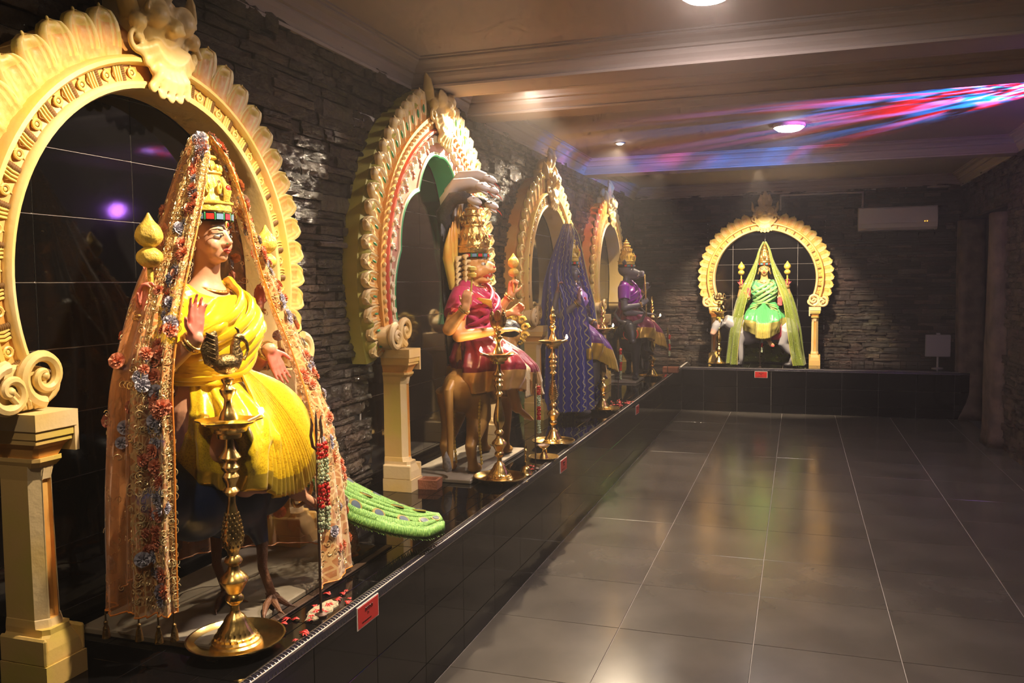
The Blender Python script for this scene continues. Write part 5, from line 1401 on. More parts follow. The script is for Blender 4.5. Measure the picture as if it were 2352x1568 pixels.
def tail():
    m = bpy.data.materials.new('green_tail_feathers'); m.use_nodes = True; nt = m.node_tree; b = nt.nodes['Principled BSDF']; b.inputs['Roughness'].default_value = .5
    tc = nt.nodes.new('ShaderNodeTexCoord'); n = nt.nodes.new('ShaderNodeTexNoise'); mp = nt.nodes.new('ShaderNodeMapping'); mp.inputs['Scale'].default_value = (7, 42, 1); n.inputs['Scale'].default_value = 6
    nt.links.new(tc.outputs['UV'], mp.inputs[0]); nt.links.new(mp.outputs[0], n.inputs[0]); cr = nt.nodes.new('ShaderNodeValToRGB'); e = cr.color_ramp.elements; e[0].position = .35; e[0].color = (.07, .24, .03, 1); e[1].position = .65; e[1].color = (.32, .58, .13, 1)
    nt.links.new(n.outputs[0], cr.inputs[0]); nt.links.new(cr.outputs[0], b.inputs['Base Color'])
    bp = nt.nodes.new('ShaderNodeBump'); bp.inputs['Strength'].default_value = .8; bp.inputs['Distance'].default_value = .01; nt.links.new(n.outputs[0], bp.inputs['Height']); nt.links.new(bp.outputs[0], b.inputs['Normal'])
    # centre line from rump to the ledge edge, local coordinates of the peacock
    cl = spline([(.0, .30, .36), (.04, .44, .27), (.12, .57, .17), (.23, .74, .072), (.325, .895, .024)], 40); rows = []
    for i, p in enumerate(cl):
        t = i/39; w = interp([0, .2, .5, .8, .93, 1], [.05, .10, .150, .150, .10, .02], t); row = []
        d = (cl[min(i+1, 39)]-cl[max(i-1, 0)]).normalized(); sd = Vector((d.y, -d.x, 0)).normalized(); sd = (sd-Vector((0, 0, .62*min(1, (1-t)*1.6)))).normalized(); sd = (sd-d*sd.dot(d)).normalized(); up = sd.cross(d).normalized()
        if up.z < 0: up = -up
        for j in range(33):
            u = j/32*2-1; a = abs(u); h = .040*(1-u*u)**.5*(1-t*.45)+.004*sin(u*26+t*3)
            row.append(p+sd*u*w+up*(h)+Vector((0, 0, .012-.02*u*0)))
        rows.append(row)
    o = uv_grid(rows, 'tail', m, PK, .022); o['label'] = 'long green tail with round eye spots'
    mb = MB()
    for side, lst in ((.62, (12, 17, 22, 27, 32, 36)), (-.05, (14, 21, 28, 34)), (-.62, (18, 25, 32))):
        for i in lst:
            r_ = rows[i]; j = int((side+1)/2*32); p = Vector(r_[j]); du = (Vector(r_[min(j+1, 32)])-Vector(r_[j-1])).normalized(); dv = (Vector(rows[min(i+1, 39)][j])-Vector(rows[i-1][j])).normalized(); nn = du.cross(dv).normalized()
            if nn.z < 0: nn = -nn
            p = p+nn*.024
            e = MB(); e.rings([[tuple(nn*h+(dv*1.25*cos(a)+du*sin(a))*rr) for a in [2*pi*q/16 for q in range(16)]] for rr, h in ((.025, -.003), (.024, .003), (.0002, .004))]); 
            ob = e.build('eye_spot', mat('eye_spot_bronze', (.30, .24, .05), .4), o, loc=p)
            e = MB(); e.rings([[tuple(nn*h+(dv*1.25*cos(a)+du*sin(a))*rr) for a in [2*pi*q/16 for q in range(16)]] for rr, h in ((.0175, -.003), (.0165, .0055), (.0002, .0065))]); e.build('eye_spot_centre', mat('eye_spot_blue', (.08, .11, .15), .35), o, loc=p)
    # fringe along both edges
    fr = MB(); r = random.Random(3)
    for i in range(6, 40):
        for j in (0, 32):
            for q in range(3):
                p = Vector(rows[i][j]); c = Vector(rows[i][16]); d = (p-c); d.z = 0
                d = d.normalized()*.020+Vector((r.uniform(-.006, .006), .012+r.uniform(-.006, .006), -.010))
                f = q/3; p2 = p.lerp(Vector(rows[min(i+1, 39)][j]), f)
                fr.tube([p2, p2+d], [.0035, .0008], 4)
    f = fr.build('fringe', m, o); f['kind'] = 'stuff'
tail()
# plinth slabs of pale stone under the mounts
M_SLAB = mat('worn_beige_stone', (.34, .29, .22), .55, col2=(.24, .20, .15), vscale=7, bump=.15)
tag(MB().box((-.70, 1.98, 0), (-.205, 2.97, .021), .004).build('stone_slab', M_SLAB, smooth=False, loc=(0, 0, TZ+.0005)), 'pale stone slab under the dark blue peacock', 'slab')
tag(MB().box((-.66, 4.12, 0), (-.255, 5.05, .021), .004).build('stone_slab', M_SLAB, smooth=False, loc=(0, 0, TZ+.0005)), 'pale stone slab under the golden lion', 'slab')
tag(MB().box((-.66, 8.78, 0), (-.22, 9.62, .021), .004).build('stone_slab', M_SLAB, smooth=False, loc=(0, 0, TZ+.0005)), 'pale stone slab under the dark buffalo', 'slab')
# black strips of low relief tiles around the first plinth
tag(MB().box((-.198, 1.93, 0), (-.168, 3.03, .006), .0015).build('tile_strip', mat('bronze_edge', (.16, .10, .07), .35, metal=.4), smooth=False, loc=(0, 0, TZ+.0005)), 'thin bronze strip set in the ledge along the first slab', 'metal strip')
# ------------------------------------------------------------------ four legged mounts
def quadruped(P, kind, hd=1, voxel=.009):
    """body along local y, head at +hd; standing height of the back about .55"""
    mb = MB(); d = hd
    S_ = dict(lion=dict(bz=.43, by=.33, rx=.115, rz=.125, leg=.052), bull=dict(bz=.42, by=.36, rx=.150, rz=.165, leg=.052),
              buffalo=dict(bz=.44, by=.36, rx=.150, rz=.160, leg=.055), elephant=dict(bz=.42, by=.30, rx=.18, rz=.20, leg=.085))[kind]
    by, bz, rx, rz_ = S_['by'], S_['bz'], S_['rx'], S_['rz']
    mb.ell((0, d*by*.62, bz+.01), (rx*1.02, by*.55, rz_*1.08), 20, 12); mb.ell((0, 0, bz), (rx*.95, by*.75, rz_*.92), 20, 12); mb.ell((0, -d*by*.68, bz+.015), (rx, by*.45, rz_*1.02), 20, 12)
    lg = S_['leg']
    for s in (-1, 1):
        x = s*rx*.62
        # foreleg straight, knee a little thickened
        y = d*by*.80
        mb.tube([(x, y, bz), (x, y+d*.01, bz*.62), (x, y, bz*.40), (x, y-d*.005, bz*.16), (x, y+d*.01, .03)], [lg*1.25, lg*.85, lg*.72, lg*.55, lg*.62], 14)
        mb.ell((x, y+d*.025, .022), (lg*.80, lg*1.05, .026), 12, 7)
        # hind leg: thigh forward, hock back, shank upright
        y = -d*by*.80
        mb.tube([(x, y+d*.03, bz+.02), (x*1.08, y+d*.07, bz*.66), (x*1.05, y+d*.00, bz*.46), (x*1.05, y-d*.055, bz*.34), (x*1.05, y-d*.030, bz*.15), (x*1.05, y-d*.02, .03)], [lg*1.7, lg*1.35, lg*.85, lg*.62, lg*.52, lg*.60], 14)
        mb.ell((x*1.05, y+d*.005, .022), (lg*.80, lg*1.05, .026), 12, 7)
    hy = d*(by+.02)
    if kind == 'lion':
        mb.tube([(0, d*by*.8, bz+.05), (0, hy+d*.08, bz+.16), (.02, hy+d*.12, bz+.24)], [.11, .085, .07], 14); hc = Vector((.03, hy+d*.14, bz+.28)); mb.ell(hc, (.070, .075, .080), 16, 10); mb.ell(hc+Vector((.0, d*.065, -.020)), (.040, .045, .040), 12, 8)
    elif kind in ('bull', 'buffalo'):
        mb.ell((0, d*by*.55, bz+rz_*.95), (.075, .10, .070 if kind == 'bull' else .03), 14, 9)
        mb.tube([(0, d*by*.8, bz+.05), (.02, hy+d*.06, bz+.12), (.04, hy+d*.11, bz+.15)], [.115, .088, .075], 14); hc = Vector((.07, hy+d*.15, bz+.13))
        mb.tube([hc, hc+Vector((.03, d*.06, -.06)), hc+Vector((.045, d*.09, -.13))], [.070, .056, .042], 14); mb.ell(hc+Vector((.048, d*.095, -.145)), (.044, .040, .034), 12, 8)
        for s in (-1, 1): mb.tube([hc+Vector((s*.05, -d*.01, .03)), hc+Vector((s*.11, -d*.02, .0))], [.020, .010], 8, flat=.5)
    else:
        hc = Vector((.02, hy+d*.06, bz+.06)); mb.ell(hc, (.11, .12, .13), 16, 10); mb.tube([hc+Vector((.0, d*.10, -.02)), hc+Vector((.02, d*.17, -.14)), hc+Vector((.03, d*.16, -.28)), hc+Vector((.06, d*.19, -.33))], [.055, .045, .034, .024], 12)
        for s in (-1, 1): mb.ell(hc+Vector((s*.12, -d*.02, 0)), (.035, .07, .09), 12, 8)
    return mb, hc, S_
def tail_tube(P, y, z, d, m, tuft=None, x=0, kink=.05):
    MB().tube([(x, y, z), (x, y-d*.05, z-.04), (x+.01, y-d*.06, z*.55), (x+.01, y-d*.06, z*.2), (x+.02, y-d*(.06+kink), .045)], [.024, .026, .020, .016, .013], 10).build('tail', m, P)
    MB().tube([(x+.02, y-d*(.06+kink), .040), (x+.02, y-d*(.09+kink), .05), (x+.02, y-d*(.11+kink), .11), (x+.02, y-d*(.11+kink), .15)], [.010, .022, .020, .002], 10).build('tail_tuft', tuft or m, P)

M_LIONG = mat('golden_lion_paint', (.50, .27, .06), .40, col2=(.36, .18, .04), vscale=5, bump=.1, bscale=40)
LN = thing('lion_statue', 'golden lion mount with hanging tail and bearded man head, under the lion faced statue', 'animal statue', (-.385, 4.585, TZ+.0215))
mb, hc, S_ = quadruped(LN, 'lion', 1)
sculpt(mb, 'body', LN, .008, flat_paint((.50, .27, .06)), mat_=M_LIONG)
tail_tube(LN, -.34, .50, 1, M_LIONG, mat('grey_tail_tuft', (.30, .27, .25), .6, var=.4, vscale=60), x=-.02, kink=.03)
for s in (-1, 1):   # raised hair ridge down the back of each hind leg
    r_ = MB(); x = s*.075
    for i in range(22): r_.ell((x+.045, -.27-.03*sin(i*.15), .46-i*.0195), (.008, .010, .011), 6, 4)
    q = r_.build('hair_ridge', M_GOLDP, LN); q['kind'] = 'stuff'
MB().ell(hc+Vector((0, -.015, .030)), (.075, .075, .070), 16, 10).build('hair', M_HAIR, LN)
MB().tube([hc+Vector((.045, .085, -.052)), hc+Vector((.0, .115, -.045)), hc+Vector((-.045, .085, -.052))], [.006, .012, .006], 8).ell(hc+Vector((0, .07, -.085)), (.040, .030, .030), 10, 7).build('beard', M_HAIR, LN)
r_ = MB()
for i in range(9):
    a = radians(-60+i*37); c = hc+Vector((.075*cos(a)*.9, .10, .02+.085*sin(a)))
    r_.tube([c+Vector((.028*cos(t)*(1-t/8), .02, .028*sin(t)*(1-t/8))) for t in [q*.8 for q in range(9)]], .011, 7)
q = r_.build('mane_curls', M_GOLDP, LN)

# ------------------------------------------------------------------ statue 2: lion faced, maroon and pink sari, cobra hood
HZ = 1.115-.065
S2 = statue('lion faced deity statue with pink sleeves, maroon and gold sari and grey cobra hood', (-.37, 4.50))
GSKIN = (.78, .40, .12)
A2 = [dict(sh=(-.004, -.150, 1.0), el=(-.01, -.345, .815), wr=(.09, -.350, .93), d=(.1, .05, 1), n=(.2, 1, .2), side=1, curl=(.9, .9, 1, 1)),
      dict(sh=(-.004, .150, 1.0), el=(.0, .250, .82), wr=(.13, .275, .99), d=(.2, .05, 1), n=(.5, -1, 0), side=1, curl=(1.2, 1.2, 1.2, 1.2)),
      dict(sh=(-.02, -.145, .97), el=(.02, -.285, .775), wr=(.21, -.14, .80), d=(1, .5, .1), n=(0, .2, -1), side=1, curl=(.3, .3, .3, .3), k=.95),
      dict(sh=(-.03, .145, .99), el=(-.04, .28, .84), wr=(.12, .30, .88), d=(.8, .2, .5), n=(0, -1, 0), side=1, k=.9, s=.95, curl=(.9, .9, .9, .9))]
def lion_head(mb):
    mb.ell((-.012, 0, HZ+.115), (.090, .084, .090), 20, 13); mb.ell((.055, 0, HZ+.085), (.060, .056, .048), 16, 10); mb.tube([(.05, 0, HZ+.120), (.10, 0, HZ+.104), (.122, 0, HZ+.092)], [.026, .022, .018], 12)
    mb.ell((.105, 0, HZ+.080), (.030, .036, .020), 12, 8); mb.ell((.060, 0, HZ+.022), (.046, .036, .016), 12, 8); mb.ell((.02, 0, HZ+.03), (.04, .05, .03), 12, 8)
    for s in (-1, 1): mb.tube([(.066, s*.014, HZ+.132), (.076, s*.034, HZ+.138), (.056, s*.058, HZ+.128)], [.010, .012, .007], 8); mb.ell((.04, s*.05, HZ+.07), (.035, .025, .03), 12, 8)
four_arm_body(S2, GSKIN, (.85, .42, .2), .0062, A2, head=None, extra=lion_head, foot=((.18, .22, .32), (.24, .30, .24)))
for s in (-1, 1):
    e = MB().ell((.072, s*.036, HZ+.112), (.013, .016, .011), 12, 8).build('eye', M_EYEW, S2); MB().ell((.083, s*.037, HZ+.112), (.004, .007, .007), 10, 6).build('iris', M_BLACK, e)
    MB().tube([(.088, s*.012, HZ+.134), (.090, s*.034, HZ+.146), (.062, s*.058, HZ+.138)], [.002, .004, .001], 6).build('eyebrow', M_BLACK, S2)
    MB().lathe([(.002, -.006), (.026, -.005), (.026, .005), (.002, .006)], 18).build('ear_disc', M_GOLDM, S2, loc=(.005, s*.098, HZ+.055)).rotation_euler = (pi/2, 0, 0)
MB().ell((.070, 0, HZ+.050), (.042, .030, .018), 12, 8).build('mouth', M_GEMR, S2)
M_IVORY = mat('ivory', (.78, .72, .6), .3)
for s in (-1, 1):
    MB().tube([(.105, s*.018, HZ+.068), (.106, s*.018, HZ+.046)], [.005, .001], 6).build('fang', M_IVORY, S2)
    MB().tube([(.092, s*.018, HZ+.030), (.094, s*.018, HZ+.050)], [.005, .001], 6).build('fang', M_IVORY, S2)
MB().ell((.122, 0, HZ+.094), (.010, .018, .009), 8, 6).build('nose', M_GEMR, S2)
r_ = MB()
for s in (-1, 1):
    for i in range(7):
        z = HZ+.16-i*.030; r_.tube([(.005, s*.075, z), (-.01, s*.105, z-.004), (.005, s*.128, z-.026)], [.016, .017, .003], 8, flat=.7)
    for i in range(6):
        z = HZ+.15-i*.030; r_.tube([(-.03, s*.07, z), (-.05, s*.12, z-.006), (-.04, s*.150, z-.030)], [.018, .018, .003], 8, flat=.7)
q = r_.build('mane', mat('cream_mane_paint', (.82, .62, .30), .4), S2); q['kind'] = 'stuff'
r_ = MB()
for i in range(9):
    y = (i-4)*.036; h = 1.50-abs(i-4)*.035; r_.tube([(-.075, y*.8, HZ-.02), (-.085, y*1.2, HZ+.15), (-.075, y*1.3, h-.10), (-.070, y*1.15, h)], [.03, .034, .026, .003], 14, flat=.75)
q = r_.build('flame_hair', mat('orange_flame_paint', (.85, .38, .05), .4, col2=(.85, .62, .12), vscale=9), S2)
crown(S2, HZ+.175, M_GOLDM, h=.30, r0=.090); jewellery(S2, A2[:2]); bangles(S2, A2[2]['el'], A2[2]['wr'], n=3)
M_PINK = cloth_mat('pink_silk', (.62, .045, .14), rough=.35); M_MAROON = cloth_mat('maroon_silk', (.17, .010, .025), (.10, .006, .012), rough=.34, gold=(.75, .42, .14), band=.66)
M_WGOLD = cloth_mat('white_gold_brocade', (.80, .62, .36), (.68, .40, .15), rough=.35, weave=40)
skirt(S2, M_MAROON, fan=.95, fanw=.5, hem0=.40, hem1=.47, W=.84, F=.80, seed=7, pleats=13, flare=.04)
drape_top(S2, M_PINK, lean=-1, seed=2); drape_rolls(S2, M_PINK, 1, n=4, seed=2)
for A_ in A2[:2]: sleeve(S2, M_PINK, A_['sh'], A_['el'], 1.15)
pn = []
for k in range(24):
    v = k/23; pn.append([(.10+.205*min(1, v*1.8)+.010*(2*abs((j/23*7) % 1-.5)), lerp(-.01, .02, v)+(j/23-.5)*lerp(.05, .20, v)+.05*v, lerp(.80, .415, v)-.02*(1-v)) for j in range(24)])
uv_grid(pn, 'pleated_panel', M_WGOLD, S2, .004)
MB().tube([(.10*cos(a)-.002, .130*sin(a), .79) for a in [2*pi*i/40 for i in range(41)]], .014, 8).build('belt', M_GOLDM, S2)
MB().tube([(.10, -.02, .90), (.13, -.14, .96), (.10, -.20, .975)], [.02, .03, .01], 10, flat=.3).build('brocade_cuff', M_GOLDP, S2)
# hood of cobras
M_COBRA = mat('grey_cobra_paint', (.055, .052, .055), .35, bump=.5, bscale=90); M_COBRAW = mat('pale_cobra_head', (.60, .54, .52), .35)
hood = MB(); heads = [(0, 1.655, .10), (-.075, 1.605, .085), (.075, 1.605, .085), (-.135, 1.525, .06), (.135, 1.525, .06)]
MB().rings([[(-.125+.02*cos(a), yy+.0, zz) if 0 else (-.13+t_*.03*cos(a), w*sin(a), zz) for a in [2*pi*q/24 for q in range(24)]] for zz, w, t_ in ((.60, .06, 1), (.80, .10, 1), (1.0, .135, 1), (1.2, .155, 1), (1.38, .150, 1), (1.48, .10, .8))]).build('hood', M_COBRA, S2)
for i, (y, z, x) in enumerate(heads):
    h = MB().tube([(-.13, y*.55, z-.22), (-.125, y*.9, z-.08), (-.06, y, z-.005), (x-.06, y, z), (x-.02, y, z-.012)], [.035, .044, .040, .034, .026], 12).build('cobra_neck', M_COBRAW if i < 3 else M_COBRA, S2)
    mb = MB(); mb.ell((x, y, z-.022), (.050, .034, .022), 14, 8, rot=(0, .35, 0)); mb.ell((x+.010, y, z-.050), (.032, .022, .009), 10, 6, rot=(0, .6, 0))
    for s in (-1, 1): mb.ell((x+.012, y+s*.024, z-.010), (.008, .006, .007), 7, 5)
    mb.build('cobra_head', M_COBRAW, h)
    MB().tube([(x+.03, y, z-.045), (x+.055, y, z-.065), (x+.068, y, z-.085)], [.003, .002, .001], 5).build('tongue', M_GEMR, h)
# things held
lotus_bud(S2, (A2[1]['wr'][0]+.02, A2[1]['wr'][1]-.01, A2[1]['wr'][2]+.10), .95).name = 'torch'
MB().cap((.110, -.335, .95), (.120, -.330, 1.10), .006, .006, 8).lathe([(.004, 0), (.022, .004), (.024, .020), (.010, .03), (.024, .04), (.022, .056), (.004, .06)], 16, c=(.120, -.330, 1.085)).build('hand_drum', M_GOLDP, S2)

# ------------------------------------------------------------------ statue 3: dark skinned, covered by a long blue zigzag veil
EL = thing('elephant_statue', 'grey elephant mount mostly hidden under the blue zigzag veil', 'animal statue', (-.37, 6.83, TZ+.0005))
mb, hc, S_ = quadruped(EL, 'elephant', 1); sculpt(mb, 'body', EL, .011, flat_paint((.17, .16, .165)))
HZ = 1.115-.055
S3 = statue('goddess statue covered by a long blue veil with pale zigzag lines', (-.37, 6.63))
A3 = std_arms(); A3[1] = dict(sh=(-.004, .150, 1.0), el=(.03, .22, .78), wr=(.17, .17, .72), d=(.4, .2, -1), n=(1, -.2, .3), side=-1, curl=(.3, .3, .3, .3))
four_arm_body(S3, (.16, .15, .19), (.34, .16, .16), .0075, A3, foot=((.18, .20, .33), (.24, .27, .26)))
face_parts(S3); crown(S3, HZ+.165, M_GOLDP, h=.285, r0=.078); jewellery(S3, A3[:2])
MB().ell((-.028, 0, HZ+.125), (.066, .071, .066), 16, 10).build('hair', M_HAIR, S3)
M_PURP = cloth_mat('purple_silk', (.16, .05, .25), rough=.34, gold=(.75, .50, .08), band=.62)
skirt(S3, M_PURP, fan=.3, W=.66, F=.74, seed=9, flare=.03, pleats=13); drape_top(S3, cloth_mat('violet_silk', (.22, .10, .42), rough=.35), lean=1, seed=1)
VC3 = [ (1.525, [(.020, -.016), (.0, -.024), (-.03, -.018), (-.05, 0), (-.03, .018), (.0, .024), (.020, .016)]),
        (1.44, [(.056, -.056), (.0, -.070), (-.05, -.050), (-.075, 0), (-.05, .055), (.0, .070), (.060, .050)]),
        (1.30, [(.050, -.100), (.0, -.120), (-.08, -.09), (-.12, 0), (-.09, .11), (.0, .125), (.085, .090)]),
        (1.10, [(.060, -.155), (.0, -.200), (-.09, -.19), (-.17, 0), (-.11, .22), (.02, .220), (.11, .160)]),
        (.90, [(.15, -.165), (.08, -.245), (-.07, -.25), (-.20, 0), (-.12, .31), (.06, .300), (.15, .210)]),
        (.60, [(.20, -.140), (.12, -.275), (-.07, -.28), (-.22, 0), (-.12, .35), (.10, .340), (.18, .260)]),
        (.30, [(.21, -.110), (.13, -.285), (-.07, -.29), (-.23, 0), (-.12, .36), (.12, .350), (.19, .280)]),
        (.06, [(.21, -.100), (.13, -.290), (-.07, -.29), (-.23, 0), (-.12, .37), (.13, .360), (.20, .290)])]
VR3 = veil_rows(VC3, 60, 150, .014, seed=11)
v3 = uv_grid(VR3, 'veil', sheer_mat('blue_zigzag_tissue', (.032, .038, .34), .76, zig=(.60, .55, .26)), S3, 0); v3['label'] = 'long deep blue veil with pale zigzag lines'
mb = MB()
for j in (0, 149): mb.tube([VR3[k][j] for k in range(60)], .003, 5)
mb.build('hem', mat('pale_hem', (.45, .48, .25), .5), v3)

# ------------------------------------------------------------------ statue 4: boar faced, on a black buffalo
BF = thing('buffalo_statue', 'black buffalo mount with curved horns under the boar faced statue', 'animal statue', (-.35, 9.24, TZ+.0215))
mb, hc, S_ = quadruped(BF, 'buffalo', -1); sculpt(mb, 'body', BF, .011, flat_paint((.022, .020, .024)))
M_HORN = mat('dark_horn', (.10, .09, .085), .35)
for s in (-1, 1): MB().tube([hc+Vector((s*.04, .02, .04)), hc+Vector((s*.12, .03, .07)), hc+Vector((s*.16, .02, .15)), hc+Vector((s*.12, -.01, .21))], [.022, .020, .014, .003], 10).build('horn', M_HORN, BF)
MB().tube([hc+Vector((.075*cos(a)+.02, -.04+.02*sin(a), -.07+.06*sin(a))) for a in [2*pi*q/20 for q in range(21)]], .006, 6).build('halter', M_GEMR, BF)
tail_tube(BF, .36, .50, -1, mat('black_tail', (.02, .018, .02), .5))
q = MB()
for i in range(26): q.tube([(.165, .12+i*.011, .50), (.185+.004*sin(i), .12+i*.0115, .42), (.18, .12+i*.012, .33-.03*sin(i*.6))], [.006, .007, .004], 5)
q = q.build('gold_fringe', M_GOLDP, BF); q['kind'] = 'stuff'
HZ = 1.115-.03
S4 = statue('boar faced deity statue with purple shawl and pointed gold crown', (-.37, 9.05))
GREY = (.12, .11, .13)
A4 = [dict(sh=(-.004, -.150, 1.0), el=(.02, -.255, .79), wr=(.19, -.15, .82), d=(.7, .3, .8), n=(0, 1, 0), side=1, curl=(1.2, 1.2, 1.2, 1.2)),
      dict(sh=(-.004, .150, 1.0), el=(.02, .25, .80), wr=(.16, .20, .97), d=(.2, -.2, 1), n=(.3, -1, 0), side=1, curl=(1, 1, 1, 1)),
      dict(sh=(-.02, -.145, .97), el=(.03, -.22, .74), wr=(.22, -.07, .72), d=(1, .4, 0), n=(0, 0, -1), side=1, curl=(.4, .4, .4, .4), k=.95)]
def boar_head(mb):
    mb.ell((-.012, 0, HZ+.115), (.086, .076, .086), 20, 13); mb.tube([(.02, 0, HZ+.085), (.08, 0, HZ+.070), (.135, 0, HZ+.058), (.165, 0, HZ+.060)], [.064, .048, .034, .036], 16); mb.ell((.170, 0, HZ+.060), (.014, .036, .034), 14, 8); mb.tube([(.04, 0, HZ+.03), (.10, 0, HZ+.022), (.13, 0, HZ+.026)], [.034, .024, .014], 12)
    for s in (-1, 1): mb.tube([(-.01, s*.06, HZ+.15), (-.01, s*.10, HZ+.185), (0, s*.115, HZ+.215)], [.026, .028, .004], 8, flat=.5)
four_arm_body(S4, GREY, GREY, .0075, A4, head=None, extra=boar_head, foot=((.18, .20, .33), (.24, .27, .26)))
for s in (-1, 1):
    e = MB().ell((.060, s*.046, HZ+.105), (.013, .012, .010), 10, 7).build('eye', M_EYEW, S4); MB().ell((.070, s*.050, HZ+.105), (.004, .006, .006), 8, 6).build('iris', M_BLACK, e)
    MB().tube([(.12, s*.030, HZ+.035), (.135, s*.046, HZ+.045), (.135, s*.052, HZ+.075)], [.008, .007, .001], 7).build('tusk', MATS['ivory'], S4)
M_SNOUT = mat('pale_snout_paint', (.45, .42, .50), .4); MB().ell((.176, 0, HZ+.060), (.012, .032, .030), 12, 7).build('snout_disc', M_SNOUT, S4)
crown(S4, HZ+.160, M_GOLDP, h=.275, r0=.085); jewellery(S4, A4[:2])
drape_top(S4, cloth_mat('purple_satin', (.34, .02, .44), rough=.28), lean=1, seed=3); drape_rolls(S4, cloth_mat('purple_satin_fold', (.36, .02, .46), rough=.28), 1, n=5, seed=3)
for A_ in A4[:2]: sleeve(S4, cloth_mat('purple_satin_sleeve', (.24, .02, .40), rough=.28), A_['sh'], A_['el'], 1.15)
skirt(S4, cloth_mat('wine_silk', (.22, .03, .08), rough=.34, gold=(.78, .50, .10), band=.66), fan=.4, W=.84, F=.84, seed=12, flare=.03, pleats=13)
MB().cap((.235, -.13, .60), (.215, -.135, 1.13), .008, .008, 8).build('staff', M_GOLDM, S4)

# ------------------------------------------------------------------ statue 5: green and gold sari, white bull, on the far ledge
BL = thing('bull_statue', 'white bull mount with orange muzzle under the green goddess on the far ledge', 'animal statue', (.98, 11.09, TZ+.0005), -pi/2)
mb, hc, S_ = quadruped(BL, 'bull', -1)
def bull_paint(co):
    c = np.tile(np.array((.40, .38, .39)), (len(co), 1)); k = near(co, hc+Vector((.048, -.095, -.145)), .075, .4); c = c*(1-k)+np.array((.75, .42, .30))*k
    k = np.clip((.10-co[:, 2])/.05, 0, 1)[:, None]; return c*(1-k)+np.array((.06, .055, .06))*k
sculpt(mb, 'body', BL, .010, bull_paint)
for s in (-1, 1):
    MB().tube([hc+Vector((s*.035, .02, .05)), hc+Vector((s*.06, .015, .10)), hc+Vector((s*.045, .0, .15))], [.016, .013, .003], 8).build('horn', M_GOLDP, BL)
    MB().ell(hc+Vector((s*.062, -.03, -.015)), (.012, .016, .012), 9, 6).build('eye', M_BLACK, BL)
MB().tube([hc+Vector((.055*cos(a)+.02, -.01, .02+.045*sin(a))) for a in [2*pi*q/20 for q in range(21)]], .010, 6).ell(hc+Vector((.04, -.03, .055)), (.03, .03, .03), 10, 7).build('head_ornament', M_GOLDP, BL)
MB().rings([[(r_*1.02*cos(a), y, .43+r_*1.03*sin(a)) for a in [radians(-35+q*250/24) for q in range(25)]] for y, r_ in ((-.02, .168), (.20, .168))], close=False).build('saddle_cloth', cloth_mat('red_saddle', (.40, .03, .05), rough=.5), BL)
HZ = 1.115
S5 = statue('goddess statue in green and gold sari under a sequinned green veil on the far ledge', (.965, 11.13), -pi/2)
A5 = [dict(sh=(-.004, -.150, 1.0), el=(.00, -.235, .79), wr=(.14, -.185, .86), d=(.05, .02, 1), n=(1, .0, 0), side=-1),
      dict(sh=(-.004, .150, 1.0), el=(.0, .235, .80), wr=(.14, .19, .86), d=(.15, .0, -1), n=(1, 0, .1), side=-1, curl=(.05, .06, .08, .1)),
      dict(sh=(-.03, -.145, .99), el=(-.04, -.30, .86), wr=(.02, -.275, 1.0), d=(.1, 0, 1), n=(1, .1, 0), side=-1, k=.85, s=.9, curl=(.9, .9, .9, .9)),
      dict(sh=(-.03, .145, .99), el=(-.04, .30, .86), wr=(.02, .275, 1.0), d=(.1, 0, 1), n=(1, -.1, 0), side=1, k=.85, s=.9, curl=(.9, .9, .9, .9))]
four_arm_body(S5, (.66, .42, .16), (.75, .10, .10), .0075, A5, foot=((.20, .06, .33), (.27, .12, .25)))
face_parts(S5); crown(S5, HZ+.165, M_GOLDM, h=.25, r0=.080); jewellery(S5, A5)
MB().ell((-.028, 0, HZ+.125), (.066, .071, .066), 16, 10).tube([(-.05, .06, HZ+.06), (-.06, .09, HZ-.02), (-.06, .11, HZ-.06)], [.03, .03, .012], 10).tube([(-.05, -.06, HZ+.06), (-.06, -.09, HZ-.02), (-.06, -.11, HZ-.06)], [.03, .03, .012], 10).build('hair', M_HAIR, S5)
for A_ in A5[2:]: lotus_bud(S5, (A_['wr'][0]+.035, A_['wr'][1], A_['wr'][2]+.13), 1.15)
M_GSILK = cloth_mat('green_silk', (.10, .42, .14), (.07, .33, .10), rough=.30, gold=(.72, .62, .16), band=.58)
fan_cloth(S5, M_GSILK, (.11, .0, .79), (-.095, .095), lambda u: .25+.03*sin(pi*u), lambda u: .36-.045*sin(pi*u), pleats=13, smooth_from=2, bulge=.06)
skirt(S5, M_GSILK, fan=0, fanw=.34, hem0=.35, hem1=.46, W=.90, F=.80, seed=5, flare=.03, pleats=15)
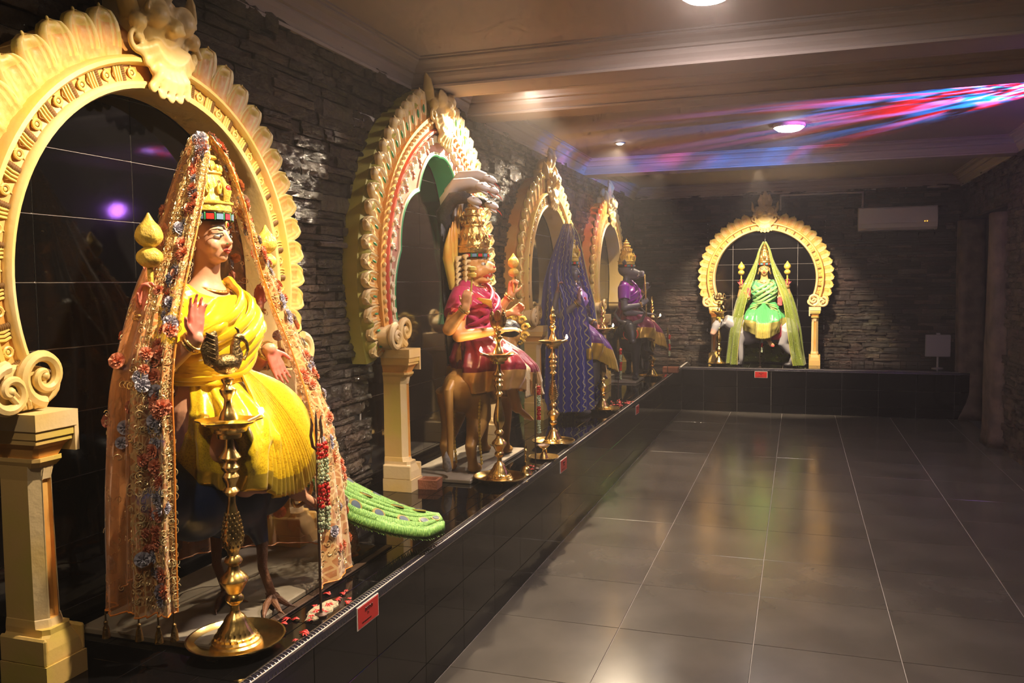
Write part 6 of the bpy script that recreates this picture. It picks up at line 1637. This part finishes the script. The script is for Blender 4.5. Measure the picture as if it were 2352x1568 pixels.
drape_top(S5, cloth_mat('green_gold_silk', (.14, .48, .20), (.40, .50, .12), rough=.3, weave=18), lean=-1, seed=4); drape_rolls(S5, cloth_mat('green_gold_silk_fold', (.30, .52, .20), (.50, .50, .14), rough=.3, weave=18), 1, n=5, seed=4)
r_ = MB()
for s in (-1, 1):   # waist bow folds
    for i in range(4): r_.tube([(.10, s*.02, .78), (.17, s*(.07+i*.01), .77-i*.020), (.17, s*(.15+i*.012), .755-i*.035)], [.010, .020, .010], 8, flat=.35)
r_.build('waist_folds', MATS.get('x') or cloth_mat('green_gold_fold', (.40, .52, .16), rough=.3), S5)
VC5 = [ (1.545, [(.020, -.012), (.0, -.024), (-.03, -.018), (-.05, 0), (-.03, .018), (.0, .024), (.020, .012)]),
        (1.44, [(.060, -.050), (.02, -.068), (-.05, -.055), (-.075, 0), (-.05, .055), (.02, .068), (.060, .050)]),
        (1.30, [(.080, -.078), (.02, -.105), (-.08, -.09), (-.12, 0), (-.08, .09), (.02, .105), (.080, .078)]),
        (1.12, [(.110, -.115), (.04, -.180), (-.10, -.17), (-.15, 0), (-.10, .17), (.04, .180), (.110, .125)]),
        (.95, [(.16, -.175), (.08, -.250), (-.10, -.26), (-.20, 0), (-.10, .26), (.08, .260), (.16, .190)]),
        (.75, [(.21, -.225), (.12, -.300), (-.11, -.32), (-.24, 0), (-.11, .33), (.12, .320), (.21, .250)]),
        (.45, [(.24, -.275), (.14, -.370), (-.12, -.38), (-.26, 0), (-.12, .38), (.14, .390), (.24, .290)]),
        (.20, [(.24, -.300), (.14, -.400), (-.12, -.40), (-.27, 0), (-.12, .40), (.14, .430), (.24, .320)]),
        (.02, [(.25, -.300), (.16, -.420), (-.12, -.42), (-.27, 0), (-.12, .42), (.16, .480), (.25, .350)])]
VR5 = veil_rows(VC5, 60, 150, .012, seed=15)
v5 = uv_grid(VR5, 'veil', sheer_mat('green_sequin_tissue', (.33, .42, .05), .50, glit=(.75, .80, .40)), S5, 0); v5['label'] = 'sheer yellow green veil with sequins'
mb = MB()
for j in (0, 149): mb.tube([VR5[k][j] for k in range(60)], .0035, 5)
mb.build('hem', mat('gold_hem', (.62, .55, .12), .4), v5)
